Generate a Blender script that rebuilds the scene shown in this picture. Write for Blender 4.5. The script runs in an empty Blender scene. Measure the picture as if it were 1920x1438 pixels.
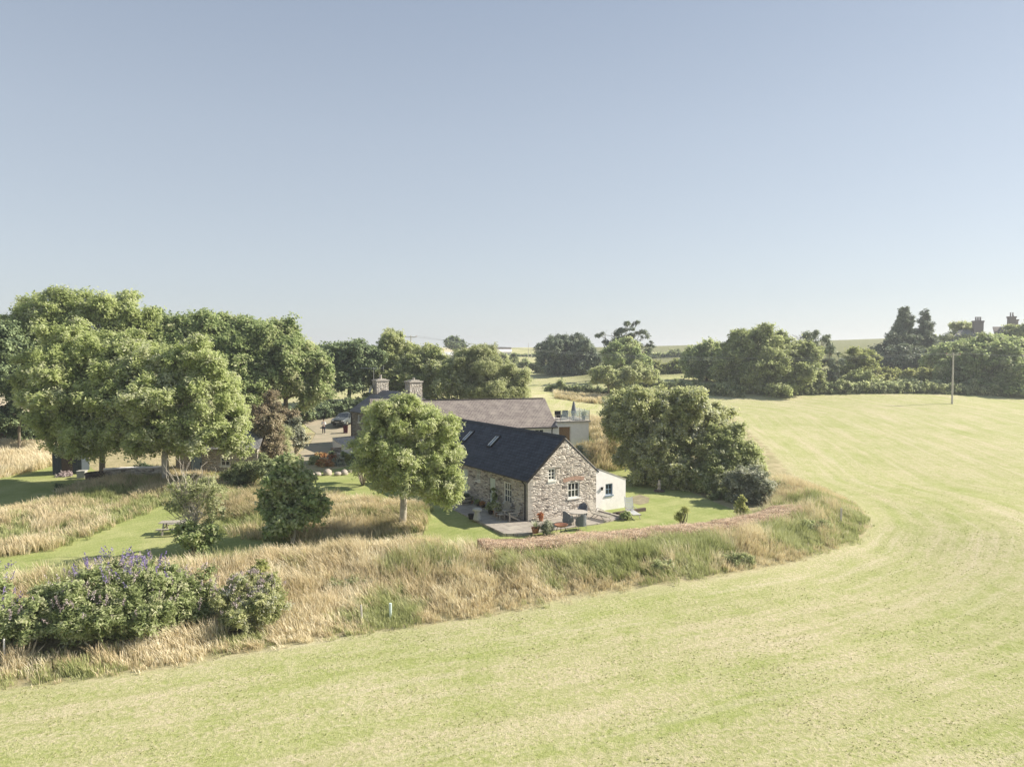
SKY=(1.0,.4,1.5,.12,.6); SUN=4.5; HAZE=.0005; EXPO=1.0
import bpy, bmesh, math, random
import numpy as np
from mathutils import Vector, Matrix, geometry
R = math.radians
rng = np.random.default_rng(7)
random.seed(7)
sc = bpy.context.scene
col = sc.collection

# ---------------------------------------------------------------- camera model
H = 10.7; F = 1331.0
TH = math.atan(59 / F)
cT, sT = math.cos(TH), math.sin(TH)
def P(px, py, d):
    """world point seen in direction (px,py) of the photograph at ground distance d"""
    u = (px - 960) / F; v = (719 - py) / F
    ry = cT + v * sT; rz = -sT + v * cT
    return Vector((u / ry * d, d, H + rz / ry * d))
def G(px, py, z=0.0):
    u = (px - 960) / F; v = (719 - py) / F
    ry = cT + v * sT; rz = -sT + v * cT
    t = (z - H) / rz
    return Vector((u * t, ry * t, z))

# ---------------------------------------------------------------- tagging
def tag(o, label=None, cat=None, group=None, kind=None):
    if label: o['label'] = label
    if cat: o['category'] = cat
    if group: o['group'] = group
    if kind: o['kind'] = kind
    return o
def empty(name, loc, rz=0.0, label=None, cat=None, group=None):
    o = bpy.data.objects.new(name, None); col.objects.link(o)
    o.location = loc; o.rotation_euler = (0, 0, rz); o.empty_display_size = 0.3
    return tag(o, label, cat, group)

def mesh_np(name, verts, faces, mat, parent=None, attrs=None, loc=None, smooth=False):
    """verts Nx3; faces: list of arrays each (n,k)"""
    me = bpy.data.meshes.new(name)
    verts = np.asarray(verts, dtype=np.float32)
    me.vertices.add(len(verts)); me.vertices.foreach_set('co', verts.ravel())
    loops = np.concatenate([f.ravel() for f in faces]).astype(np.int32)
    tot = np.concatenate([np.full(len(f), f.shape[1], dtype=np.int32) for f in faces])
    st = np.concatenate([[0], np.cumsum(tot)[:-1]]).astype(np.int32)
    me.loops.add(len(loops)); me.loops.foreach_set('vertex_index', loops)
    me.polygons.add(len(tot)); me.polygons.foreach_set('loop_start', st)
    try: me.polygons.foreach_set('loop_total', tot)
    except Exception: pass
    if smooth: me.polygons.foreach_set('use_smooth', np.ones(len(tot), dtype=bool))
    if attrs:
        for k, a in attrs.items():
            at = me.attributes.new(k, 'FLOAT', 'POINT'); at.data.foreach_set('value', np.asarray(a, dtype=np.float32))
    me.update(calc_edges=True)
    me.materials.append(mat)
    o = bpy.data.objects.new(name, me); col.objects.link(o)
    if parent: o.parent = parent
    if loc is not None: o.location = loc
    return o

class MB:
    """collects boxes, tubes, prisms as one mesh"""
    def __init__(s): s.v = []; s.f = []
    def add(s, vs, fs):
        n = len(s.v); s.v += [tuple(v) for v in vs]; s.f += [tuple(i + n for i in f) for f in fs]; return s
    def box(s, x0, x1, y0, y1, z0, z1, M=None):
        vs = [Vector(p) for p in ((x0,y0,z0),(x1,y0,z0),(x1,y1,z0),(x0,y1,z0),(x0,y0,z1),(x1,y0,z1),(x1,y1,z1),(x0,y1,z1))]
        if M: vs = [M @ v for v in vs]
        return s.add(vs, [(0,3,2,1),(4,5,6,7),(0,1,5,4),(1,2,6,5),(2,3,7,6),(3,0,4,7)])
    def bar(s, a, b, w, h=None, up=(0,0,1)):
        h = h or w; a = Vector(a); b = Vector(b); d = (b - a); L = d.length; d.normalize()
        upv = Vector(up)
        if abs(d.dot(upv)) > .98: upv = Vector((1, 0, 0))
        x = d.cross(upv).normalized(); z = x.cross(d)
        M = Matrix((x, d, z)).transposed().to_4x4(); M.translation = a
        return s.box(-w/2, w/2, 0, L, -h/2, h/2, M)
    def tube(s, pts, rad, n=8, cap=True):
        pts = [Vector(p) for p in pts]; rings = []
        if not hasattr(rad, '__len__'): rad = [rad] * len(pts)
        base = len(s.v); prev = None
        for i, p in enumerate(pts):
            d = (pts[min(i+1, len(pts)-1)] - pts[max(i-1, 0)]).normalized()
            if prev is None: prev = Vector((1,0,0)) if abs(d.x) < .9 else Vector((0,1,0))
            x = (prev - d * prev.dot(d)).normalized(); prev = x; y = d.cross(x)
            for k in range(n):
                a = 2 * math.pi * k / n
                s.v.append(tuple(p + (x * math.cos(a) + y * math.sin(a)) * rad[i]))
        for i in range(len(pts) - 1):
            for k in range(n):
                a = base + i*n + k; b = base + i*n + (k+1) % n
                s.f.append((a, b, b + n, a + n))
        if cap:
            s.f.append(tuple(base + k for k in range(n))[::-1]); s.f.append(tuple(base + (len(pts)-1)*n + k for k in range(n)))
        return s
    def lathe(s, prof, c=(0,0,0), n=16):
        c = Vector(c); base = len(s.v)
        for r, z in prof:
            for k in range(n):
                a = 2*math.pi*k/n; s.v.append((c.x + r*math.cos(a), c.y + r*math.sin(a), c.z + z))
        for i in range(len(prof)-1):
            for k in range(n):
                a = base+i*n+k; b = base+i*n+(k+1) % n; s.f.append((a, b, b+n, a+n))
        s.f.append(tuple(base+k for k in range(n))[::-1]); s.f.append(tuple(base+(len(prof)-1)*n+k for k in range(n)))
        return s
    def prism(s, poly, a, b, fn):
        """poly 2D, extruded from a to b; fn(u,v,w)->xyz"""
        n = len(poly); vs = [fn(p[0], p[1], a) for p in poly] + [fn(p[0], p[1], b) for p in poly]
        fs = [tuple(range(n))[::-1], tuple(range(n, 2*n))] + [(i, (i+1) % n, (i+1) % n + n, i+n) for i in range(n)]
        return s.add(vs, fs)
    def rock(s, c, r, seed=0, sq=.7):
        rr = random.Random(seed); bm = bmesh.new(); bmesh.ops.create_icosphere(bm, subdivisions=2, radius=1)
        ph = [rr.uniform(0, 6) for _ in range(6)]
        vs = []
        for v in bm.verts:
            k = 1 + .16*math.sin(2.3*v.co.x+ph[0]) + .14*math.sin(3.1*v.co.y+ph[1]) + .12*math.sin(2.7*v.co.z+ph[2]) + rr.uniform(-.05, .05)
            vs.append((c[0]+v.co.x*r*k*(1+.2*math.sin(ph[3])), c[1]+v.co.y*r*k, c[2]+v.co.z*r*k*sq))
        fs = [tuple(v.index for v in f.verts) for f in bm.faces]; bm.free()
        return s.add(vs, fs)
    def build(s, name, mat, parent=None, bevel=0, smooth=False, loc=None):
        me = bpy.data.meshes.new(name); me.from_pydata(s.v, [], s.f); me.materials.append(mat)
        bm = bmesh.new(); bm.from_mesh(me); bmesh.ops.recalc_face_normals(bm, faces=bm.faces); bm.to_mesh(me); bm.free()
        if smooth:
            me.polygons.foreach_set('use_smooth', [True]*len(me.polygons))
        o = bpy.data.objects.new(name, me); col.objects.link(o)
        if parent: o.parent = parent
        if loc is not None: o.location = loc
        if bevel:
            m = o.modifiers.new('bevel', 'BEVEL'); m.width = bevel; m.segments = 2; m.limit_method = 'ANGLE'
        return o

# ---------------------------------------------------------------- materials
def nt(name):
    m = bpy.data.materials.new(name); m.use_nodes = True; t = m.node_tree; t.nodes.clear()
    out = t.nodes.new('ShaderNodeOutputMaterial'); b = t.nodes.new('ShaderNodeBsdfPrincipled')
    t.links.new(b.outputs[0], out.inputs[0]); b.inputs['Roughness'].default_value = .8
    b.inputs['Specular IOR Level'].default_value = .3
    return m, t, b, out
def N(t, kind, **kw):
    n = t.nodes.new(kind)
    for k, v in kw.items():
        if k in n.inputs: n.inputs[k].default_value = v
        else: setattr(n, k, v)
    return n
def ramp(t, src, stops, interp='LINEAR'):
    r = t.nodes.new('ShaderNodeValToRGB'); r.color_ramp.interpolation = interp
    while len(r.color_ramp.elements) < len(stops): r.color_ramp.elements.new(.5)
    for e, (p, c) in zip(r.color_ramp.elements, stops):
        e.position = p; e.color = (c[0], c[1], c[2], 1) if hasattr(c, '__len__') else (c, c, c, 1)
    t.links.new(src, r.inputs[0]); return r.outputs[0]
def mix(t, fac, a, b, mode='MIX'):
    m = t.nodes.new('ShaderNodeMix'); m.data_type = 'RGBA'; m.blend_type = mode
    for idx, val in ((0, fac), (6, a), (7, b)):
        if hasattr(val, 'is_linked') or isinstance(val, bpy.types.NodeSocket): t.links.new(val, m.inputs[idx])
        elif hasattr(val, '__len__'): m.inputs[idx].default_value = (*val[:3], 1)
        else: m.inputs[idx].default_value = val
    return m.outputs[2]
def mth(t, op, a, b=0.0, clamp=False):
    m = t.nodes.new('ShaderNodeMath'); m.operation = op; m.use_clamp = clamp
    for i, val in ((0, a), (1, b)):
        if isinstance(val, bpy.types.NodeSocket): t.links.new(val, m.inputs[i])
        else: m.inputs[i].default_value = val
    return m.outputs[0]
def coord(t, kind='Object', scale=(1,1,1), rot=(0,0,0)):
    tc = t.nodes.new('ShaderNodeTexCoord'); mp = t.nodes.new('ShaderNodeMapping')
    mp.inputs['Scale'].default_value = scale; mp.inputs['Rotation'].default_value = rot
    t.links.new(tc.outputs[kind], mp.inputs[0]); return mp.outputs[0]
def noise(t, vec, scale, detail=4, rough=.6, out='Fac'):
    n = N(t, 'ShaderNodeTexNoise'); n.inputs['Scale'].default_value = scale; n.inputs['Detail'].default_value = detail
    n.inputs['Roughness'].default_value = rough
    t.links.new(vec, n.inputs['Vector']); return n.outputs[out]
def bump(t, b, h, dist=.05, strength=1.0):
    n = t.nodes.new('ShaderNodeBump'); n.inputs['Distance'].default_value = dist; n.inputs['Strength'].default_value = strength
    t.links.new(h, n.inputs['Height']); t.links.new(n.outputs[0], b.inputs['Normal']); return n
def attr(t, name):
    a = t.nodes.new('ShaderNodeAttribute'); a.attribute_name = name; return a.outputs['Fac']

def plain(name, c, rough=.7, var=.25, scale=6, metal=0, bumpd=0):
    m, t, b, _ = nt(name); v = coord(t)
    n = noise(t, v, scale, 5)
    lo = tuple(x*(1-var) for x in c); hi = tuple(min(1, x*(1+var)) for x in c)
    t.links.new(ramp(t, n, [(.3, lo), (.7, hi)]), b.inputs['Base Color'])
    b.inputs['Roughness'].default_value = rough; b.inputs['Metallic'].default_value = metal
    if bumpd: bump(t, b, n, bumpd)
    return m

def leafmat(name, dark, mid, light, trans=.52, rough=.55):
    m, t, b, out = nt(name)
    c = ramp(t, attr(t, 'tint'), [(0, dark), (.5, mid), (1, light)])
    t.links.new(c, b.inputs['Base Color']); b.inputs['Roughness'].default_value = rough
    b.inputs['Specular IOR Level'].default_value = .25
    tr = t.nodes.new('ShaderNodeBsdfTranslucent'); ms = t.nodes.new('ShaderNodeMixShader')
    c2 = mix(t, .35, c, (.44, .52, .22), 'MIX')
    t.links.new(c2, tr.inputs[0]); ms.inputs[0].default_value = trans
    t.links.new(b.outputs[0], ms.inputs[1]); t.links.new(tr.outputs[0], ms.inputs[2]); t.links.new(ms.outputs[0], out.inputs[0])
    return m

L_ash   = leafmat('ash_leaves', (0.222,0.266,0.099), (0.548,0.617,0.255), (0.620,0.620,0.435))
L_syc   = leafmat('sycamore_leaves', (0.150,0.206,0.089), (0.394,0.477,0.208), (0.620,0.620,0.390))
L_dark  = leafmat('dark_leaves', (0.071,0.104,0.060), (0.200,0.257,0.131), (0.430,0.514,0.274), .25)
L_oak   = leafmat('oak_leaves', (0.174,0.209,0.090), (0.469,0.511,0.224), (0.620,0.620,0.428))
L_olive = leafmat('willow_leaves', (0.204,0.222,0.114), (0.467,0.493,0.254), (0.620,0.620,0.422))
L_bush  = leafmat('bush_leaves', (0.196,0.235,0.097), (0.620,0.620,0.318), (0.620,0.620,0.567))
L_pine  = leafmat('pine_needles', (0.078,0.104,0.075), (0.208,0.255,0.174), (0.427,0.469,0.322), .15)
L_brown = leafmat('tamarisk_leaves', (0.208,0.155,0.098), (0.374,0.304,0.208), (0.498,0.447,0.301), .3)
L_grey  = leafmat('silver_leaves', (0.220,0.237,0.165), (0.418,0.429,0.319), (0.638,0.627,0.506), .3)
L_weed  = leafmat('bramble_leaves', (0.152,0.180,0.096), (0.456,0.504,0.273), (0.850,0.850,0.528))
L_bud   = leafmat('buddleia_leaves', (0.153,0.184,0.077), (0.417,0.488,0.215), (0.620,0.620,0.405))
L_clip  = leafmat('dry_clipped_twigs', (.52,.39,.28), (.80,.62,.47), (.88,.75,.60), .25)
L_straw = leafmat('straw_grass', (0.346,0.316,0.166), (0.717,0.589,0.391), (0.880,0.801,0.616), .3)
L_green_grass = leafmat('green_grass', (0.193,0.232,0.093), (0.465,0.486,0.216), (0.620,0.620,0.383), .3)
L_tuft  = leafmat('short_grass', (.34,.35,.15), (.46,.46,.22), (.60,.55,.34), .3)
L_purple = leafmat('purple_florets', (.14,.09,.28), (.26,.19,.44), (.42,.36,.55), .2)
L_pink  = leafmat('pale_pink_florets', (.30,.24,.25), (.45,.36,.38), (.6,.52,.52), .2)
L_orange = leafmat('orange_flowers', (.40,.16,.06), (.55,.28,.12), (.5,.42,.18), .2)
L_red = leafmat('red_orange_flowers', (.30,.07,.03), (.45,.16,.07), (.5,.3,.12), .2)
L_lime = leafmat('lime_leaves', (.20,.235,.08), (.38,.39,.14), (.55,.54,.22))
bark = plain('bark', (.20,.17,.13), .9, .4, 5, bumpd=.03)
bark_pale = plain('pale_bark', (.42,.38,.32), .9, .3, 5, bumpd=.02)

def stone_mat(name, cols, mortar, sc=(3.2,3.2,7.5), gap=.09):
    m, t, b, _ = nt(name)
    tc = t.nodes.new('ShaderNodeTexCoord')
    wob = N(t, 'ShaderNodeTexNoise', Scale=2.2, Detail=3.0)
    t.links.new(tc.outputs['Object'], wob.inputs['Vector'])
    add = t.nodes.new('ShaderNodeMixRGB'); add.blend_type = 'ADD'; add.inputs[0].default_value = .16
    t.links.new(tc.outputs['Object'], add.inputs[1]); t.links.new(wob.outputs['Color'], add.inputs[2])
    mp = t.nodes.new('ShaderNodeMapping'); mp.inputs['Scale'].default_value = sc; t.links.new(add.outputs[0], mp.inputs[0])
    v1 = N(t, 'ShaderNodeTexVoronoi', Scale=1.0); v1.feature = 'F1'; v1.inputs['Randomness'].default_value = .9
    v2 = N(t, 'ShaderNodeTexVoronoi', Scale=1.0); v2.feature = 'DISTANCE_TO_EDGE'; v2.inputs['Randomness'].default_value = .9
    for v in (v1, v2): t.links.new(mp.outputs[0], v.inputs['Vector'])
    sep = t.nodes.new('ShaderNodeSeparateColor'); t.links.new(v1.outputs['Color'], sep.inputs[0])
    k = len(cols); c = ramp(t, sep.outputs[0], [(i/(k-1) if k > 1 else 0, cc) for i, cc in enumerate(cols)])
    fine = noise(t, tc.outputs['Object'], 14, 4)
    c = mix(t, .5, c, ramp(t, fine, [(.3, .62), (.7, 1.0)]), 'MULTIPLY')
    big = noise(t, tc.outputs['Object'], .55, 3)
    edge = ramp(t, v2.outputs['Distance'], [(gap*.35, 0), (gap, 1)])
    c = mix(t, edge, mortar, c)
    c = mix(t, .35, c, ramp(t, big, [(.35, (.62,.58,.52)), (.65, (1,1,1))]), 'MULTIPLY')
    t.links.new(c, b.inputs['Base Color']); b.inputs['Roughness'].default_value = .9
    hgt = mth(t, 'ADD', mth(t, 'MULTIPLY', ramp(t, v2.outputs['Distance'], [(0, 0), (.25, 1)]), 1.0), mth(t, 'MULTIPLY', sep.outputs[1], .8))
    bump(t, b, hgt, .055, .9)
    return m
M_stone = stone_mat('rubble_stone', [(.32,.28,.25), (.74,.67,.59), (.80,.74,.66), (.58,.52,.46), (.86,.81,.74), (.70,.62,.54), (.18,.16,.15), (.82,.76,.68)], (.42,.38,.33), (3.0,3.0,10.5), .05)
M_stone2 = stone_mat('grey_rubble_stone', [(.2,.18,.15), (.42,.38,.32), (.5,.46,.40), (.33,.30,.26)], (.22,.2,.17), (4,4,8))
M_pale_rub = stone_mat('limewashed_stone', [(.5,.47,.42), (.66,.62,.56), (.4,.36,.31), (.7,.67,.62)], (.35,.31,.27), (3.5,3.5,7))

def slate_mat(name, c0, c1, c2, axis_scale, rough=.5, spec=.4):
    m, t, b, _ = nt(name)
    v = coord(t, 'UV')
    br = N(t, 'ShaderNodeTexBrick', Scale=1.0); br.inputs['Color1'].default_value = (*c0, 1); br.inputs['Color2'].default_value = (*c1, 1)
    br.inputs['Mortar'].default_value = (*[x*.3 for x in c0], 1); br.inputs['Mortar Size'].default_value = .022
    br.inputs['Brick Width'].default_value = .32; br.inputs['Row Height'].default_value = .24; br.inputs['Mortar Smooth'].default_value = .3
    t.links.new(v, br.inputs['Vector'])
    n = noise(t, v, 1.3, 4); n2 = noise(t, v, 18, 3)
    c = mix(t, ramp(t, n, [(.45, 0), (.72, .75)]), br.outputs['Color'], c2)
    c = mix(t, .5, c, ramp(t, n2, [(.3, .7), (.7, 1.15)]), 'MULTIPLY')
    t.links.new(c, b.inputs['Base Color']); b.inputs['Roughness'].default_value = rough; b.inputs['Specular IOR Level'].default_value = spec
    bump(t, b, mth(t, 'ADD', br.outputs['Fac'], mth(t, 'MULTIPLY', n2, .4)), .02, -.6)
    return m
M_slate = slate_mat('blue_black_slate', (.020,.026,.040), (.040,.050,.072), (.055,.065,.088), 1, .6, .3)
M_slate_grey = slate_mat('grey_slate', (.20,.20,.21), (.25,.25,.26), (.30,.29,.29), 1, .6)
M_slate_brown = slate_mat('weathered_brown_slate', (.22,.185,.17), (.27,.23,.21), (.34,.30,.26), 1, .75)
M_white = plain('white_render', (.84,.81,.80), .85, .06, 3, bumpd=.01)
M_cream = plain('cream_paint', (.80,.79,.73), .5, .05, 8)
M_sage = plain('pale_sage_paint', (.60,.66,.60), .5, .05, 8)
M_blue = plain('blue_grey_paint', (.20,.27,.34), .5, .1, 8)
M_black = plain('black_metal', (.02,.02,.022), .45, .2, 8)
M_brick = plain('red_brick', (.46,.30,.23), .9, .25, 12, bumpd=.01)
M_concrete = plain('stone_slab', (.40,.37,.33), .9, .2, 3, bumpd=.01)
M_wood_grey = plain('silvered_timber', (.36,.33,.28), .85, .25, 9, bumpd=.005)
M_wood_dark = plain('dark_timber', (.10,.075,.06), .8, .3, 9)
M_wood_warm = plain('brown_timber', (.30,.19,.11), .8, .25, 12)
M_pole = plain('weathered_pole', (.48,.45,.40), .85, .25, 5)
M_wicker = plain('grey_wicker', (.16,.17,.19), .7, .25, 30)
M_wicker_light = plain('pale_grey_cushion', (.62,.62,.62), .8, .08, 9)
M_rust = plain('rusty_steel', (.22,.10,.06), .8, .35, 12, bumpd=.005)
M_terra = plain('terracotta', (.38,.17,.10), .8, .2, 9)
M_grey_stone = plain('grey_granite', (.42,.41,.38), .9, .2, 10, bumpd=.01)
M_boulder = plain('pale_boulder', (.40,.35,.30), .9, .25, 3, bumpd=.04)
M_skin = plain('skin', (.50,.32,.24), .6, .05, 8)
M_shirt = plain('white_shirt', (.75,.76,.78), .8, .04, 8)
M_navy = plain('navy_trousers', (.02,.025,.06), .8, .1, 8)
M_hair = plain('dark_hair', (.03,.02,.015), .6, .2, 20)
M_carpaint = plain('silver_blue_paint', (.13,.15,.17), .3, .04, 3, metal=.4)
M_tyre = plain('tyre_rubber', (.02,.02,.02), .85, .1, 9)
M_plant_pot = plain('dark_glazed_pot', (.04,.035,.035), .4, .2, 9)
M_yellow = plain('yellow_plate', (.6,.5,.1), .5, .05, 9)
M_chrome = plain('brushed_metal', (.5,.5,.5), .35, .1, 9, metal=.9)
M_lamp = plain('headlamp_lens', (.7,.7,.72), .15, .05, 9)
def glass(name, c=(.02,.025,.03), rough=.08):
    m, t, b, _ = nt(name); v = coord(t)
    t.links.new(ramp(t, noise(t, v, 1.5, 2), [(.3, c), (.7, tuple(x*2.2 for x in c))]), b.inputs['Base Color'])
    b.inputs['Roughness'].default_value = rough; b.inputs['Specular IOR Level'].default_value = .8
    return m
M_glass = glass('window_glass')
M_sky_glass = glass('skylight_glass', (.10,.12,.14), .05)
def clearglass(name):
    m, t, b, out = nt(name); b.inputs['Base Color'].default_value = (.8,.88,.88,1); b.inputs['Roughness'].default_value = .05
    b.inputs['Alpha'].default_value = .28; return m
M_bal = clearglass('balustrade_glass')

def poly_in(pts, poly):
    x, y = pts[:, 0], pts[:, 1]; ins = np.zeros(len(pts), bool); n = len(poly)
    for i in range(n):
        x1, y1 = poly[i][0], poly[i][1]; x2, y2 = poly[(i+1) % n][0], poly[(i+1) % n][1]
        c = ((y1 > y) != (y2 > y))
        with np.errstate(divide='ignore', invalid='ignore'):
            xi = (x2-x1)*(y-y1)/(y2-y1+1e-12) + x1
        ins ^= c & (x < xi)
    return ins
def poly_dist(x, y, line):
    best = np.full(x.shape, 1e9)
    for (x1, y1), (x2, y2) in zip(line[:-1], line[1:]):
        dx, dy = x2-x1, y2-y1; L2 = dx*dx+dy*dy
        t = np.clip(((x-x1)*dx + (y-y1)*dy)/L2, 0, 1)
        best = np.minimum(best, np.hypot(x-x1-t*dx, y-y1-t*dy))
    return best
def vnoise(x, y, s, seed=0):
    """smooth value noise"""
    x = np.asarray(x)/s + 37.1*seed; y = np.asarray(y)/s + 11.7*seed
    xi, yi = np.floor(x).astype(np.int64), np.floor(y).astype(np.int64); fx, fy = x-xi, y-yi
    fx = fx*fx*(3-2*fx); fy = fy*fy*(3-2*fy)
    def h(a, b):
        n = (a*374761393 + b*668265263 + seed*1442695) & 0xffffffff
        n = ((n ^ (n >> 13))*1274126177) & 0xffffffff
        return ((n ^ (n >> 16)) & 0xffff)/65535.0
    return (h(xi, yi)*(1-fx)+h(xi+1, yi)*fx)*(1-fy) + (h(xi, yi+1)*(1-fx)+h(xi+1, yi+1)*fx)*fy

# ---------------------------------------------------------------- terrain
cps = [(-25,8,-.6),(0,8,-.6),(25,8,-.6),(-45,15,-.7),(45,12,-.5),(-17,22,-.6),(0,26,-.6),(15,31,-.5),(22,38,-.4),(35,20,-.4),(45,35,-.2),
       (4,40,0),(1,44,0),(8,50,0),(12,58,.1),(-6,46,0),(-3,56,0),(-12,50,.0),(-16,39.5,-.7),(-24,37,-.8),(-9,40,-.5),(-25,44,-.5),
       (-36,53,.1),(-42,60,.3),(-20,54,.2),(-26,60,.4),(-14,80,.9),(0,68,.3),(6,64,.4),(10,72,1.2),(-60,40,-.3),(-50,50,0),(-20,84,1.0),(-16,69,.33)]
ppx = [(1130,765,105),(1130,745,125),(1040,728,150),(1000,690,210),(1000,668,330),(1250,669,300),(850,662,350),(650,652,420),(300,648,420),(0,640,420),
       (50,800,85),(60,760,110),(60,720,150),(1700,900,60),(1900,1000,40),(1700,820,84),(1785,757,117),(1400,750,122),(1900,746,130),(1400,800,94),
       (1700,706,152),(1850,660,180),(1690,655,210),(1500,690,165),(1920,640,300),(2300,740,140),(2300,640,260),(1350,700,165),(1250,712,140),(-400,760,100),(-400,640,380),
       (600,740,110),(750,735,120),(900,725,120),(1500,660,260)]
cps = np.array([list(c) for c in cps] + [list(P(*p)) for p in ppx], float)
def tps_fit(c, lam=.6):
    n = len(c); X = c[:, :2]/50.0
    r2 = ((X[:, None]-X[None])**2).sum(-1); K = .5*r2*np.log(r2+1e-9) + np.eye(n)*lam*.01
    A = np.zeros((n+3, n+3)); A[:n, :n] = K; A[:n, n] = 1; A[:n, n+1:] = X; A[n, :n] = 1; A[n+1:, :n] = X.T
    return np.linalg.solve(A, np.concatenate([c[:, 2], [0, 0, 0]]))
W_ = tps_fit(cps)
BANK = [(-60,17),(-40,25),(-28,29.0),(-14,33.6),(-9,34.9),(-4.5,35.2),(.5,34.4),(7,36),(12,38),(17,41),(20.5,46),(20.5,52),(18,60)]
BANK2 = [tuple(G(px, py, -.2)[:2]) for px, py in ((-60,985),(80,975),(220,925),(320,915),(400,940),(510,965),(640,975),(760,978))]
def TZ(x, y):
    x = np.asarray(x, float); y = np.asarray(y, float); shp = x.shape; xf, yf = x.ravel(), y.ravel()
    xs, ys = np.clip(xf, -420, 420)/50, np.clip(yf, -20, 430)/50
    z = W_[-3] + W_[-2]*xs + W_[-1]*ys
    for i in range(len(cps)):
        r2 = (xs-cps[i, 0]/50)**2 + (ys-cps[i, 1]/50)**2; z = z + W_[i]*.5*r2*np.log(r2+1e-9)
    z = np.clip(z, -1.5, 22)
    far = np.clip((yf-440)/1500, 0, 1) + np.clip((np.abs(xf)-420)/1500, 0, 1); far = np.clip(far, 0, 1)
    z = z - 70*far**.8
    near = (yf < 110)
    if near.any():
        xn, yn = xf[near], yf[near]
        dz = (.6+.5*np.clip((-xn-1)/4, 0, 1))*np.exp(-(poly_dist(xn, yn, BANK)/2.4)**2) + .35*np.exp(-(poly_dist(xn, yn, BANK2)/1.6)**2)
        dz += .9*np.exp(-(poly_dist(xn, yn, [(9,84),(11,68)])/2.6)**2) + 1.7*np.exp(-(poly_dist(xn, yn, [(6.6,64.2),(9.4,64.4),(11.4,69)])/1.7)**2)
        z[near] += dz
    z += .05*(vnoise(xf, yf, 4.0, 3)-.5) + .25*(vnoise(xf, yf, 22.0, 5)-.5)*np.clip((yf-85)/20, 0, 1)
    return z.reshape(shp)
def tz(x, y): return float(TZ(np.array([x]), np.array([y]))[0])
def onG(px, py, z=0.0):
    """point on the terrain seen at (px,py)"""
    for _ in range(12):
        p = G(px, py, z); z = .5*z + .5*tz(p.x, p.y)
    p = G(px, py, z); p.z = tz(p.x, p.y); return p
def axis(lo, hi, a, b, step, g=1.12):
    v = list(np.arange(a, b+1e-6, step)); s = step
    while v[-1] < hi: s *= g; v.append(v[-1]+s)
    s = step
    while v[0] > lo: s *= g; v.insert(0, v[0]-s)
    return np.array(v)
FRONT = [tuple(G(px, py, -.55)[:2]) for px, py in ((-300,1330),(0,1285),(270,1250),(500,1212),(700,1180),(950,1150),(1100,1125),(1300,1100),(1480,1066),(1600,1030),(1632,1000),(1590,955),(1490,912),(1440,860),(1370,800))]
BANKPOLY = FRONT[:13] + [(19.0,53.0),(17.0,46.5),(12,42.0),(7.2,40.0),(1.1,37.9),(-4,37.5),(-9.5,36.9),(-15,35.0),(-26,31.2),(-40,27.2)]
xs = axis(-3500, 3500, -48, 50, .45); ys = axis(-60, 4500, 12, 90, .45)
XX, YY = np.meshgrid(xs, ys); ZZ = TZ(XX, YY)
V = np.stack([XX.ravel(), YY.ravel(), ZZ.ravel()], 1)
nx, ny = len(xs), len(ys); I = np.arange(nx*ny).reshape(ny, nx)
FQ = np.stack([I[:-1, :-1].ravel(), I[:-1, 1:].ravel(), I[1:, 1:].ravel(), I[1:, :-1].ravel()], 1)
bd = poly_dist(V[:, 0], V[:, 1], FRONT)
inb = poly_in(V, BANKPOLY)
# garden / rough ground (inside the bank) versus the mown field
gard = FRONT[:15] + [(7,84),(-25,84),(-60,70),(-60,20)]
ing = poly_in(V, gard)
tan = np.zeros(len(V))
px_dir = V[:, 0]/np.maximum(V[:, 1], 1)
tan[(V[:, 1] > 74) & (px_dir < -.66)] = 1
tan[(V[:, 1] > 230) & (px_dir < -.03)] = 1
scrub = np.clip((V[:, 1]-150)/25, 0, 1)*np.clip((px_dir-.07)/.04, 0, 1)*.8
tan = np.clip(tan, 0, 1)
m, t, b, out = nt('field_grass')
oc = coord(t, 'Object')
tcn = t.nodes.new('ShaderNodeCombineXYZ')
sepx = t.nodes.new('ShaderNodeSeparateXYZ'); t.links.new(oc, sepx.inputs[0])
t.links.new(mth(t, 'MULTIPLY', attr(t, 'bd'), .75), tcn.inputs[0]); t.links.new(mth(t, 'MULTIPLY', sepx.outputs[0], .05), tcn.inputs[1]); t.links.new(mth(t, 'MULTIPLY', sepx.outputs[1], .05), tcn.inputs[2])
streak = noise(t, tcn.outputs[0], 1.0, 4, .65)
tc2 = t.nodes.new('ShaderNodeCombineXYZ'); t.links.new(mth(t, 'MULTIPLY', attr(t, 'bd'), 2.3), tc2.inputs[0]); t.links.new(mth(t, 'MULTIPLY', sepx.outputs[0], .12), tc2.inputs[1]); t.links.new(mth(t, 'MULTIPLY', sepx.outputs[1], .12), tc2.inputs[2])
streak2 = noise(t, tc2.outputs[0], 1.0, 3, .5)
big = noise(t, oc, .12, 4, .55); medn = noise(t, oc, .9, 5, .65); fine = noise(t, oc, 7.0, 5, .75); vf = noise(t, oc, 26, 3, .7)
green = mix(t, ramp(t, medn, [(.35, 0), (.65, 1)]), (.365,.40,.15), (.43,.445,.20))
straw = mix(t, ramp(t, vf, [(.3, 0), (.7, 1)]), (.50,.435,.28), (.62,.55,.39))
drive_ = mth(t, 'MULTIPLY', .465, mth(t, 'ADD', mth(t, 'ADD', mth(t, 'MULTIPLY', streak, .6), mth(t, 'MULTIPLY', fine, .9)), mth(t, 'ADD', mth(t, 'MULTIPLY', big, .3), mth(t, 'MULTIPLY', medn, .35))))
fac = ramp(t, drive_, [(.43, 0), (.57, .95)])
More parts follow.
